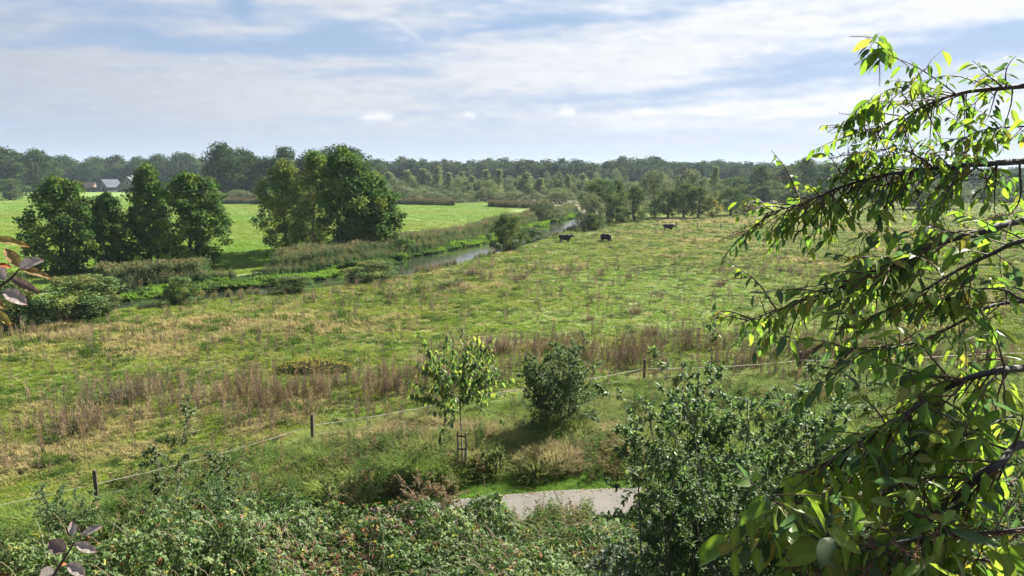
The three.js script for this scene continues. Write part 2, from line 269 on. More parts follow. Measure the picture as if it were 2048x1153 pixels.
// crown shapes: radius (share of the widest) at share t of the crown's height
const SHAPE = {
  round: (t) => Math.sqrt(Math.max(0, 1 - Math.pow((t - 0.45) / (t < 0.45 ? 0.52 : 0.56), 2))),
  dome: (t) => Math.sqrt(Math.max(0, 1 - Math.pow((t - 0.12) / (t < 0.12 ? 0.3 : 0.89), 2))),
  cone: (t) => Math.max(0, Math.pow(1 - t, 0.72) * sstep(-0.12, 0.16, t)),
  oval: (t) => Math.pow(Math.max(0, Math.sin(Math.PI * Math.pow(t, 0.8))), 0.62),
  skirt: (t) => Math.pow(Math.max(0, 1 - t), 0.45) * (0.8 + 0.2 * sstep(0, 0.3, t)),
};
function treeGeo(o) {
  const r = rng(o.seed), H = o.h, R = o.r, cb = o.base * H, ch = H - cb, lb = new MB(), wb = new MB(), shape = SHAPE[o.shape];
  const lean = V((r() - 0.5) * 0.12 * H, 0, (r() - 0.5) * 0.12 * H), spine = (t) => V(lean.x * t * t + Math.sin(t * 5 + o.seed) * 0.02 * H, t * H, lean.z * t * t + Math.cos(t * 4 + o.seed) * 0.02 * H);
  const bc = o.bark || [0.09, 0.075, 0.06], stems = o.stems || 1, roots = [];
  for (let k = 0; k < stems; k++) {
    const a = k / stems * 6.28 + r(), off = stems > 1 ? V(Math.cos(a), 0, Math.sin(a)).multiplyScalar(R * 0.12) : V(0, 0, 0), out = stems > 1 ? V(Math.cos(a), 0, Math.sin(a)).multiplyScalar(R * (0.15 + 0.35 * r())) : V(0, 0, 0), pts = [];
    for (let i = 0; i <= 7; i++) { const t = i / 7, p = spine(t * 0.9); p.add(off).addScaledVector(out, t); if (i === 0) p.y = -0.15; pts.push(p); }
    const r0 = (o.trunk || 0.028 * H) / Math.sqrt(stems); wb.tube(pts, (t) => r0 * (1 - 0.85 * t) * (1 + 0.35 * Math.exp(-t * 14)), bc, 7); roots.push(pts);
  }
  const clumps = [];
  const lumps = []; for (let k = 0; k < 7; k++) lumps.push([dirRand(r), 0.55 + 0.6 * r()]);
  const wob = (a, t) => { const d = V(Math.cos(a), (t - 0.5) * 1.6, Math.sin(a)).normalize(); let s = 0.80; for (const [q, w] of lumps) s += 0.22 * w * Math.max(0, d.dot(q)) ** 3; return s + (o.rough || 0.14) * (r() - 0.5) * 2; };
  for (let k = 0; k < o.clumps; k++) {
    const t = Math.pow((k + r()) / o.clumps, o.topBias || 0.9), a = k * 2.39996 + r() * 0.8, rad = shape(t) * R * wob(a, t), inner = r() < 0.72 ? 0.72 + 0.28 * r() : 0.2 + 0.5 * r(), sp = spine(clamp((cb + ch * t) / H));
    const c = V(sp.x + Math.cos(a) * rad * inner, cb + ch * t + (r() - 0.5) * ch * 0.06, sp.z + Math.sin(a) * rad * inner);
    clumps.push([c, a, t]);
    if (k % (o.limbEvery || 3) === 0 && inner > 0.5) {
      const st = roots[k % stems], j = Math.max(1, Math.min(6, Math.floor(clamp((c.y - rad * inner * 0.55) / H / 0.9, 0.05, 0.95) * 7))), s0 = st[j], mid = s0.clone().lerp(c, 0.5); mid.y -= (o.droop || -0.02) * H * 0.6;
      const r0 = (o.trunk || 0.028 * H) * 0.34 * (1 - 0.6 * t) / Math.sqrt(stems);
      wb.tube([s0, mid, c], [r0, r0 * 0.6, r0 * 0.18], bc, 5, false);
    }
  }
  const per = Math.round(o.leaves / clumps.length);
  for (const [c, a, t] of clumps) {
    const cr = o.clump * (0.65 + 0.7 * r()), tone = 0.72 + 0.6 * r(), warm = r(), out = V(Math.cos(a), 0.35, Math.sin(a)).normalize(), tint = o.tint2 && r() < (o.tint2Share || 0.2) ? o.tint2 : o.tint;
    for (let k = 0; k < per; k++) {
      const d = dirRand(r), rr = cr * Math.pow(r(), 0.42), p = c.clone().addScaledVector(d, rr); p.y -= (d.y > 0 ? 0.25 : -0.12) * rr * d.y; if (o.hang) p.y -= o.hang * r() * r() * cr * 2;
      if (p.y < 0.05) p.y = 0.05 + r() * 0.3;
      const n = dirRand(r).addScaledVector(d, 0.55).addScaledVector(out, 0.3).add(V(0, 0.35, 0)).normalize(), g = dirRand(r); if (o.hang) g.y -= 1.6; g.addScaledVector(n, -g.dot(n)).normalize();
      const l = o.leaf * (0.6 + 0.8 * r()), q = tone * (0.82 + 0.36 * r()), cc = [tint[0] * q * (0.9 + 0.3 * warm), tint[1] * q, tint[2] * q];
      addLeaf(lb, p, l, l * (o.aspect || 0.62), n, g, cc);
    }
  }
  return { trunk: wb.geo(true), crown: lb.geo() };
}
const T = {
  alder: [11, 12, 13].map((s, i) => treeGeo({ seed: s, h: 12, r: 3.6, base: 0.0, shape: ['round', 'oval', 'skirt'][i], clumps: 130, clump: 0.85, leaves: 15000, leaf: 0.36, tint: [0.058, 0.115, 0.022], tint2: [0.115, 0.175, 0.028], tint2Share: 0.25, rough: 0.2, stems: i === 1 ? 3 : 2, topBias: 0.85 })),
  birch: [21, 22].map((s) => treeGeo({ seed: s, h: 15, r: 3.6, base: 0.04, shape: 'oval', clumps: 140, clump: 0.8, leaves: 16000, leaf: 0.30, hang: 0.8, tint: [0.10, 0.165, 0.035], tint2: [0.155, 0.19, 0.035], tint2Share: 0.3, rough: 0.24, bark: [0.2, 0.19, 0.17], trunk: 0.24 })),
  oak: [31, 32, 33, 34].map((s, i) => treeGeo({ seed: s, h: 22, r: 8.5, base: 0.0, shape: i % 2 ? 'round' : 'dome', clumps: 80, clump: 2.2, leaves: 6500, leaf: 0.85, tint: [0.034, 0.062, 0.018], tint2: [0.06, 0.09, 0.024], rough: 0.16, topBias: 0.8 })),
  poplar: [41, 42, 43].map((s) => treeGeo({ seed: s, h: 16, r: 3.4, base: 0.0, shape: 'cone', clumps: 70, clump: 1.0, leaves: 3600, leaf: 0.5, tint: [0.17, 0.22, 0.08], tint2: [0.11, 0.16, 0.055], rough: 0.16, bark: [0.2, 0.19, 0.17] })),
  dome: [51, 52, 53].map((s) => treeGeo({ seed: s, h: 5, r: 4, base: 0.0, shape: 'dome', clumps: 60, clump: 0.8, leaves: 3600, leaf: 0.3, tint: [0.095, 0.125, 0.06], tint2: [0.12, 0.15, 0.07], rough: 0.08, stems: 5, trunk: 0.2 })),
  mid: [61, 62, 63, 64].map((s, i) => treeGeo({ seed: s, h: 10, r: 3.4, base: i === 3 ? 0.14 : 0.0, shape: ['round', 'oval', 'skirt', 'round'][i], clumps: 70, clump: 0.85, leaves: 6500, leaf: 0.3, tint: [0.055, 0.095, 0.030], tint2: [0.10, 0.14, 0.035], rough: 0.2 })),
  yellow: [71].map((s) => treeGeo({ seed: s, h: 4, r: 1.6, base: 0.2, shape: 'oval', clumps: 30, clump: 0.45, leaves: 2000, leaf: 0.2, tint: [0.20, 0.18, 0.02], tint2: [0.10, 0.12, 0.02], rough: 0.2 })),
  bank: [81, 82].map((s) => treeGeo({ seed: s, h: 4, r: 1.9, base: 0.02, shape: 'round', clumps: 60, clump: 0.45, leaves: 9000, leaf: 0.2, aspect: 0.4, tint: [0.075, 0.125, 0.035], tint2: [0.13, 0.16, 0.04], rough: 0.32, stems: 6, trunk: 0.12 })),
};
const BASE = { alder: [12, 3.6], birch: [15, 3.6], oak: [22, 8.5], poplar: [16, 3.4], dome: [5, 4], mid: [10, 3.4], yellow: [4, 1.6], bank: [4, 1.9] };
const NAME = { alder: 'alder_tree', birch: 'birch_tree', oak: 'oak_tree', poplar: 'poplar_tree', dome: 'willow_bush', mid: 'deciduous_tree', yellow: 'young_tree', bank: 'bank_bush' };
let treeCount = 0;
// u0, u1: left and right edge in the photograph; top; foot (a row of the photograph, or a distance in metres when over 1200 is added)
function tree(kind, variant, u0, u1, top, foot, label, category = 'tree', group) {
  const g = T[kind][variant % T[kind].length], p = foot > 1200 ? (() => { const d = foot - 1200, q = at((u0 + u1) / 2, 350, d); q.y = groundAt(q.x, q.z); return q; })() : onGround((u0 + u1) / 2, foot);
  const d = -p.z, hTop = at((u0 + u1) / 2, top, d).y - p.y, w = (u1 - u0) / F * d / 2, o = thing(NAME[kind], p, treeCount++ * 2.1 + variant), [bh, br] = BASE[kind];
  o.scale.set(w / br * (kind === 'alder' ? 1.26 : 1.16), hTop / bh * 0.98, w / br * 1.16);
  mesh('trunk', g.trunk, M.bark, o); mesh('crown', g.crown, d > 220 ? M.crownFar : M.crown, o);
  return tag(o, label, category, group);
}
const D = (d) => d + 1200;
// trees on the far bank, left
tree('alder', 0, 82, 182, 356, 546, 'leaning dark alder at the left end of the clump on the far bank');
tree('alder', 1, 184, 258, 388, 538, 'low dark alder second in the left clump, behind tall reeds');
tree('alder', 2, 262, 352, 338, 532, 'tallest alder of the left clump, its leafy top rising before the gabled house');
tree('alder', 0, 336, 446, 348, 536, 'broad alder at the right end of the left bank clump');
// trees on the far bank, middle
tree('birch', 0, 585, 680, 300, 505, 'pale yellowish birch with hanging twigs beside the big dark alder');
tree('birch', 1, 522, 618, 318, 503, 'brownish-green birch with open lower boughs, left of the middle bank trees');
tree('alder', 1, 655, 762, 300, 512, 'tallest dark alder of the middle bank trees, next to the pale birch');
tree('alder', 2, 690, 800, 352, 508, 'dark broad alder drooping to the reeds at the right of the middle clump');
// woods at the far edge of the green field, left
[[-45, 58, 298, 400, 0, 'dark spreading oak at the left edge beyond the green field'], [36, 112, 303, 415, 1, 'dark oak second from the left edge behind the low shed'], [98, 168, 314, 565, 2, 'hazy oak behind the red-roofed barn'], [155, 218, 317, 580, 3, 'hazy oak behind the blue-roofed house'], [205, 264, 314, 590, 0, 'hazy oak behind the gap between the two houses'], [248, 298, 316, 570, 1, 'lighter rounded oak just right of the gabled house'], [288, 350, 312, 575, 2, 'hazy dark oak above the left bank clump'], [332, 408, 309, 560, 3, 'wide hazy oak above the white caravan'],
  [402, 480, 291, 335, 0, 'largest dark oak standing at the right of the caravan'], [455, 525, 302, 345, 1, 'dark oak joined to the largest oak on its right'], [498, 562, 318, 350, 2, 'lower dark oak beyond the field, left of the brown birch'], [542, 604, 299, 352, 3, 'dark round-topped oak just behind the brown birch'], [632, 752, 296, 310, 1, 'dark oak rising just behind the tallest bank alder'], [585, 660, 305, 330, 2, 'dark oak hidden behind the pale birch']].forEach(([a, b, t, d, k, l]) => tree('oak', k, a, b, t, D(d), l));
tree('mid', 0, -12, 42, 358, D(330), 'light green bush at the left edge before the dark oaks', 'bush');
[[408, 452, 384, 300, 'low dark hedge bush just below the caravan'], [446, 505, 381, 305, 'low dark hedge bush under the largest oak'], [498, 560, 383, 310, 'low dark hedge bush left of the brown birch']].forEach(([a, b, t, d, l], k) => tree('dome', k, a, b, t, D(d), l, 'bush'));
// pale young poplars before the far wood
[[760, 802, 345, 395, 'pale poplar nearest the right side of the big dark alder'], [796, 832, 341, 410, 'second pale poplar right of the big dark alder'], [828, 862, 338, 420, 'third pale poplar right of the big dark alder, slightly taller'], [856, 888, 334, 420, 'tallest pale poplar in the dense left row'], [882, 914, 346, 400, 'short pale poplar at the end of the dense row'], [910, 938, 344, 420, 'slim poplar in the middle of the far meadow edge'], [932, 962, 352, 390, 'short slim poplar left of the two pointed poplars'], [956, 988, 340, 385, 'left one of two pointed pale poplars standing clear'], [983, 1013, 339, 390, 'right one of two pointed pale poplars standing clear'], [1026, 1068, 346, 375, 'wide pointed poplar turning yellow above the river'],
  [1062, 1100, 357, 360, 'rounded green poplar above the round willow'], [1098, 1130, 360, 370, 'narrow poplar right of the round willow'], [1126, 1152, 350, 375, 'pale poplar in front of the far dark wood, left of the river clump'], [1150, 1180, 348, 370, 'pale poplar above the left end of the river clump'], [1416, 1446, 333, 330, 'tall pale poplar above the yellow tree']].forEach(([a, b, t, d, l], k) => tree('poplar', k, a, b, t, D(d), l));
// rounded willows
[[752, 842, 374, 300, 'widest grey willow bush right of the big dark alder'], [836, 896, 386, 305, 'low willow bush beside the widest grey willow'], [886, 948, 386, 300, 'low dark willow bush under the dense poplar row'], [944, 1000, 378, 310, 'rounded willow bush under the two pointed poplars'], [994, 1054, 384, 300, 'rounded willow bush under the wide yellowing poplar'], [1088, 1152, 384, 285, 'spreading willow bush behind the round river willow'], [1040, 1100, 388, 292, 'low pale willow bush behind the round river willow, to its left']].forEach(([a, b, t, d, l], k) => tree('dome', k, a, b, t, D(d), l, 'bush'));
tree('dome', 0, 1058, 1124, 403, 441, 'round grey willow standing alone at the river bend', 'bush');
// clump by the river bend
tree('dome', 1, 1146, 1212, 392, 458, 'dark round bush at the left end of the river clump', 'bush');
tree('mid', 0, 1165, 1238, 358, 450, 'tall grey-green tree at the left of the river clump');
tree('mid', 2, 1205, 1262, 362, 446, 'green tree in the middle of the river clump');
tree('mid', 1, 1240, 1296, 374, 443, 'tree with yellowing edge at the right end of the river clump');
tree('dome', 2, 1205, 1234, 410, 447, 'small pale round bush in front of the river clump', 'bush');
tree('bank', 1, 1166, 1200, 428, 462, 'small bright green bush at the foot of the river clump', 'bush');
tree('dome', 2, 1276, 1348, 344, D(225), 'tall pale willow dome right of the river clump', 'tree');
tree('dome', 0, 1336, 1426, 346, D(260), 'wide pale willow dome behind the row of small trees', 'tree');
[[1298, 1322, 400, 436, 'slim small tree at the left end of the row behind the cow'], [1314, 1356, 378, 437, 'dark small tree second in the row behind the cow'], [1344, 1390, 368, 436, 'dark small tree third in the row behind the cow'], [1376, 1420, 374, 437, 'dark small tree just left of the yellow tree'], [1436, 1484, 376, 431, 'spreading small tree right of the yellow tree'], [1470, 1506, 400, 428, 'low small tree at the right end of the row']].forEach(([a, b, t, f, l], k) => tree('mid', 3, a, b, t, f, l, 'tree'));
tree('yellow', 0, 1406, 1444, 402, 437, 'small tree with bright yellow leaves in the row');
[[1440, 1500, 354, 300, 0, 'grey-green tree behind the right end of the row'], [1492, 1550, 332, 340, 1, 'tall hazy tree behind the pasture, right of the row'], [1538, 1600, 336, 350, 2, 'hazy rounded tree next left of the feathery tall one'], [1578, 1640, 316, 360, 1, 'feathery tall tree left of the overhanging cherry twigs'], [1626, 1690, 324, 365, 0, 'hazy tree just behind the outermost cherry twigs'], [1500, 1560, 372, 290, 2, 'low hazy tree on the far edge of the pasture'], [1556, 1620, 368, 295, 0, 'low spreading tree on the far edge of the pasture, under the feathery one'], [1610, 1680, 374, 285, 1, 'low dark tree behind the left cherry twigs'], [1690, 1760, 350, 380, 2, 'hazy tree behind the middle of the cherry twigs'], [1800, 1880, 378, 240, 3, 'dark tree with bare lower trunk behind the cherry leaves'], [1868, 1920, 392, 245, 3, 'small dark tree beside it behind the cherry leaves'], [1955, 1992, 374, 300, 3, 'small dark tree far off near the right edge'], [1985, 2070, 356, 420, 0, 'pale hazy tree at the right edge']].forEach(([a, b, t, d, k, l]) => tree('mid', k, a, b, t, D(d), l));
// bushes along the water
[[96, 238, 552, 637, 0, 'broad bush with mixed leaves on the near bank at the left'], [-30, 70, 560, 648, 1, 'dark bank bush at the left edge of the river'], [330, 392, 556, 608, 1, 'thin bush leaning over the water below the left clump'], [700, 790, 522, 560, 0, 'dark green bush on the near bank below the tall alder'], [982, 1046, 430, 500, 1, 'small upright bush at the water where the river widens'], [1040, 1090, 455, 478, 0, 'low bush on the near bank beside the far water'], [560, 620, 552, 585, 1, 'low dry bush on the near bank by the second water gap']].forEach(([a, b, t, f, k, l]) => tree('bank', k, a, b, t, f, l, 'bush'));

{ // the dark wood on the skyline
  const r = rng(5), g = treeGeo({ seed: 91, h: 22, r: 8.5, base: 0.04, shape: 'dome', clumps: 50, clump: 2.3, leaves: 2600, leaf: 1.1, tint: [0.030, 0.056, 0.020], tint2: [0.05, 0.08, 0.026], rough: 0.15 }), list = [];
  for (let k = 0; k < 420; k++) {
    const row = k % 3, u = -520 + (k / 420) * 3300 + (r() - 0.5) * 30, d = 560 + row * 45 + r() * 30, top = u < 720 ? 322 : u < 1500 ? 327 - 5 * fbm(u / 90, 3, 2) - (u > 800 && u < 870 ? 6 : 0) - (u > 1210 && u < 1330 ? 5 : 0) : 331 + 6 * sstep(1600, 2000, u);
    const p = at(u, 350, d); p.y = groundAt(p.x, p.z); const h = at(u, top - row * 1 + r() * 9, d).y - p.y + 9 * (fbm(u / 70 + row * 9, 3, 3) - 0.5), w = 0.8 + 1.3 * r() * (0.6 + 0.8 * fbm(u / 60, row * 7, 2));
    list.push([p, Q(r() * 6.28), V(w, h / 22, w), (() => { const q = 0.7 + 0.7 * r(); return [q * (0.85 + 0.4 * r()), q, q]; })()]);
  }
  instances('distant_wood', g.crown, M.crownFar, list, 'long hazy blue-green wood closing the view along the skyline', 'wood');
}

{ // scrub filling the rough ground between the field and the far wood
  const r = rng(15), list = [];
  for (let k = 0; k < 640; k++) {
    const right = k % 3 === 0, u = right ? 1560 + r() * 640 : 735 + r() * 860, d = right ? 285 + r() * 230 : 318 + r() * 230, p = at(u, 350, d); p.y = groundAt(p.x, p.z);
    const w = 0.7 + 0.9 * r() * r(), h = (0.6 + 1.2 * r() * r()) * (1 + (d - 320) / 260) * (right ? 0.8 : 1), c = r();
    list.push([p, Q(r() * 6.28), V(w, h, w), c < 0.3 ? [1.25, 1.3, 0.95] : c < 0.6 ? [0.75, 0.85, 0.7] : [1, 1, 1]]);
  }
  instances('scrub', T.dome[1].crown, M.crownFar, list, 'low willow scrub of the marsh between the green field and the far wood', 'scrub');
}

// ------------------------------------------------------------------ houses beyond the field
function building(name, u, d, w, dep, hw, hr, turn, col, roofCol, label, cat, opt = {}) {
  const p = at(u, 350, d); p.y = groundAt(p.x, p.z) - 0.1; const o = thing(name, p, turn), wall = new MB(), X = w / 2, Z = dep / 2;
  // ridge runs along x; gables at the ends
  wall.box(0, hw / 2, 0, w, hw, dep, col);
  if (hr > 0) for (const s of [-1, 1]) { const a = wall.vert(s * X, hw, Z, col), b = wall.vert(s * X, hw, -Z, col), c = wall.vert(s * X, hw + hr, 0, col), e = wall.vert(s * (X - 0.3), hw, Z, col), f = wall.vert(s * (X - 0.3), hw, -Z, col), g = wall.vert(s * (X - 0.3), hw + hr, 0, col); wall.tri(a, b, c); wall.tri(e, f, g); wall.tri(a, c, g); wall.tri(a, g, e); wall.tri(b, c, g); wall.tri(b, g, f); }
  mesh('wall', wall.geo(), M.wall, o);
  const rf = new MB();
  if (hr > 0) for (const s of [-1, 1]) {
    const L = Math.hypot(Z, hr) + 0.5, a = Math.atan2(hr, Z), n = 5;
    for (const [t0, t1, yo] of [[0, 1, 0]]) { const q = []; for (const y of [0.03, 0.25]) for (const xx of [-X - 0.4, X + 0.4]) for (const t of [0, L]) q.push(rf.vert(xx, hw + hr - Math.sin(a) * t + y * Math.cos(a), s * (Math.cos(a) * t + y * Math.sin(a)), roofCol)); for (const f of [[0, 1, 3, 2], [4, 6, 7, 5], [0, 2, 6, 4], [1, 5, 7, 3], [0, 4, 5, 1], [2, 3, 7, 6]]) { rf.tri(q[f[0]], q[f[1]], q[f[2]]); rf.tri(q[f[0]], q[f[2]], q[f[3]]); } }
  } else rf.box(0, hw + 0.12, 0, w + 0.5, 0.22, dep + 0.5, roofCol);
  const roof = mesh('roof', rf.geo(), M.wall, o);
  for (const [x, y, ww, hh, side] of opt.windows || []) {       // side: 'f' long front, 'r' right gable, 'l' left gable
    const win = new MB(), fr = [0.6, 0.6, 0.57], put = (b, ww2, hh2, dd, c, m) => side === 'f' ? b.box(x, y, Z + m, ww2, hh2, dd, c) : b.box((side === 'r' ? 1 : -1) * (X + m), y, x, dd, hh2, ww2, c);
    put(win, ww, 0.12, 0.12, fr, 0.03); const b2 = new MB(); for (const [a, b, c, d2] of [[0, hh / 2, ww, 0.12], [0, -hh / 2, ww, 0.12]]) side === 'f' ? b2.box(x, y + b, Z + 0.04, c, d2, 0.1, fr) : b2.box((side === 'r' ? 1 : -1) * (X + 0.04), y + b, x, 0.1, d2, c, fr);
    for (const s of [-1, 1]) side === 'f' ? b2.box(x + s * ww / 2, y, Z + 0.04, 0.12, hh - 0.12, 0.1, fr) : b2.box((side === 'r' ? 1 : -1) * (X + 0.04), y, x + s * ww / 2, 0.1, hh - 0.12, 0.12, fr);
    const wm = mesh('window', b2.geo(), M.wall, o), pb = new MB(); put(pb, ww - 0.12, hh - 0.12, 0.04, [1, 1, 1], 0.03); mesh('pane', pb.geo(), M.glass, wm);
  }
  if (opt.door) { const b = new MB(); const [x, ww, hh, c] = opt.door; b.box(x, hh / 2, Z + 0.04, ww, hh, 0.1, c); mesh('door', b.geo(), M.wall, o); }
  if (opt.chimney) { const b = new MB(); const [x, z, h2, c] = opt.chimney; b.box(x, hw + hr * 0.6 + h2 / 2, z, 0.9, h2, 0.9, c); b.box(x, hw + hr * 0.6 + h2 + 0.08, z, 1.1, 0.16, 1.1, [0.3, 0.3, 0.3]); mesh('chimney', b.geo(), M.wall, roof); }
  return tag(o, label, cat);
}
const HP = Math.PI / 2;
building('barn', 158, 505, 19, 8, 3.0, 3.4, 0.12, [0.15, 0.11, 0.085], [0.12, 0.065, 0.05], 'long low barn with weathered red tiled roof beyond the green field', 'barn', { windows: [[-6, 1.6, 1.2, 1.0, 'f'], [-1, 1.6, 1.2, 1.0, 'f'], [4, 1.6, 1.2, 1.0, 'f']], door: [7.2, 2.4, 2.6, [0.06, 0.05, 0.045]] });
building('shed', 193, 498, 6.2, 5, 3.0, 0, 0, [0.035, 0.04, 0.05], [0.03, 0.03, 0.035], 'dark flat-roofed shed between the barn and the blue-roofed house', 'shed', { door: [0.6, 2.6, 2.3, [0.06, 0.065, 0.07]] });
building('house', 217, 506, 11, 11, 3.2, 5.0, HP - 0.5, [0.10, 0.10, 0.11], [0.045, 0.06, 0.085], 'grey house with steep blue-grey roof beside the dark shed', 'house', { windows: [[0, 5.2, 1.4, 1.3, 'l'], [-2.5, 1.7, 1.6, 1.4, 'l'], [2.5, 1.7, 1.6, 1.4, 'l']] });
building('house', 255, 500, 12, 12, 3.6, 6.4, HP + 0.35, [0.13, 0.115, 0.10], [0.06, 0.065, 0.075], 'brick house with steep grey gable facing the field and a pale chimney', 'house', { windows: [[0, 5.6, 1.6, 1.5, 'l'], [-3, 1.8, 2, 1.5, 'l'], [2.6, 1.8, 2, 1.5, 'l'], [0, 5.6, 1.6, 1.5, 'r']], chimney: [2.5, 2, 3.6, [0.55, 0.55, 0.55]] });
building('shed', 85, 420, 6, 4, 2.0, 1.2, 0.1, [0.13, 0.11, 0.09], [0.18, 0.16, 0.14], 'small pale-roofed shed under the dark oaks on the left', 'shed', { door: [0, 1.4, 1.8, [0.05, 0.05, 0.05]] });
{ // caravan
  const p = at(424, 350, 330); p.y = groundAt(p.x, p.z); p.y += 0; const o = thing('caravan', p, -0.15); tag(o, 'white caravan parked under the dark oaks beyond the field', 'caravan');
  const s = new THREE.Shape(); s.moveTo(-2.9, 0.5); s.lineTo(2.7, 0.5); s.quadraticCurveTo(3.0, 1.4, 2.75, 2.2); s.quadraticCurveTo(2.5, 2.75, 1.8, 2.75); s.lineTo(-2.3, 2.75); s.quadraticCurveTo(-2.9, 2.7, -3.0, 2.1); s.closePath();
  const eg = new THREE.ExtrudeGeometry(s, { depth: 2.1, bevelEnabled: true, bevelSize: 0.06, bevelThickness: 0.06, bevelSegments: 2, curveSegments: 6 }); eg.translate(0, 0, -1.05);
  mesh('body', eg, new THREE.MeshStandardMaterial({ color: new THREE.Color().setRGB(0.75, 0.75, 0.72), roughness: 0.35 }), o);
  for (const x of [-1.6, 1.3]) { const b = new MB().box(x, 1.85, 1.14, 1.1, 0.65, 0.05, [1, 1, 1]); mesh('window', b.geo(), M.glass, o); }
  mesh('door', new MB().box(-0.1, 1.45, 1.14, 0.65, 1.7, 0.05, [0.6, 0.6, 0.58]).geo(), M.wall, o);
  for (const z of [-0.9, 0.9]) { const w = new THREE.TorusGeometry(0.26, 0.1, 8, 16); w.translate(0, 0.36, z); const t = mesh('wheel', w, M.rubber, o); const c = new THREE.CylinderGeometry(0.2, 0.2, 0.12, 12); c.rotateX(HP); c.translate(0, 0.36, z); mesh('rim', c, M.tape, t); }
  mesh('drawbar', new MB().tube([V(-2.9, 0.5, 0), V(-4.1, 0.48, 0)], [0.06, 0.05], [0.2, 0.2, 0.2], 6).tube([V(-4.1, 0.5, 0), V(-4.1, 0, 0)], [0.035, 0.05], [0.2, 0.2, 0.2], 6).geo(true), M.wood, o);
}

// ------------------------------------------------------------------ fences
function post(parent, p, h, rad, c, seed) {
  const r = rng(seed), b = new MB(); b.tube([V(0, -0.25, 0), V(0, h * 0.5, 0), V(0, h - 0.02, 0), V(0, h, 0)], [rad * 1.05, rad, rad, rad * 0.86], c, 9);
  const m = mesh('post', b.geo(true), M.wood, parent); m.position.copy(p); m.rotation.set((r() - 0.5) * 0.07, r() * 6, (r() - 0.5) * 0.07); return m;
}
{
  const o = thing('fence', V(0, 0, 0)); tag(o, 'pasture fence of dark wooden posts and white rope crossing the whole foreground', 'fence');
  const tops = FENCE.map((p, k) => { const q = p.clone(); q.y = groundAt(p.x, p.z); post(o, q, 1.32, 0.065, [0.085, 0.07, 0.055], 300 + k); return q; });
  for (let row = 0; row < 2; row++) for (let k = 0; k < tops.length - 1; k++) {
    const a = tops[k].clone(), b2 = tops[k + 1].clone(), n = 14, pts = []; a.y += row ? 0.45 : 0.85; b2.y += row ? 0.45 : 0.85; a.z += 0.07; b2.z += 0.07;
    const sag = (0.08 + 0.06 * ((k * 37 % 10) / 10)) * (row ? 1.5 : 1);
    for (let i = 0; i <= n; i++) { const t = i / n, q = a.clone().lerp(b2, t); q.y -= 4 * sag * t * (1 - t) + 0.012 * Math.sin(i * 2.3 + k); pts.push(q); }
    mesh('rope', new MB().tube(pts, () => row ? 0.004 : 0.0075, [1, 1, 1], 5).geo(true), M.tape, o);
  }
  for (const q of tops) for (const y of [0.45, 0.85]) { const g = new THREE.TorusGeometry(0.02, 0.008, 5, 8); g.translate(q.x, q.y + y, q.z + 0.075); mesh('insulator', g, M.rubber, o); }
}
{
  const o = thing('fence', V(0, 0, 0)); tag(o, 'far line of short dark posts before the row of small trees', 'fence');
  const ps = [[1240, 449], [1276, 450], [1315, 452], [1353, 455], [1395, 457], [1442, 459], [1490, 461], [1545, 464], [1605, 467], [1670, 471], [1740, 475], [1815, 480], [1895, 486], [1980, 492], [2070, 498]].map(([u, v]) => onGround(u, v));
  ps.forEach((p, k) => post(o, p, 1.25, 0.09, [0.07, 0.06, 0.05], 400 + k));
  for (let k = 0; k < ps.length - 1; k++) { const a = ps[k].clone(), b = ps[k + 1].clone(); a.y += 1; b.y += 1; mesh('wire', new MB().tube([a, a.clone().lerp(b, 0.5).add(V(0, -0.06, 0)), b], () => 0.006, [1, 1, 1], 4).geo(true), M.tape, o); }
}

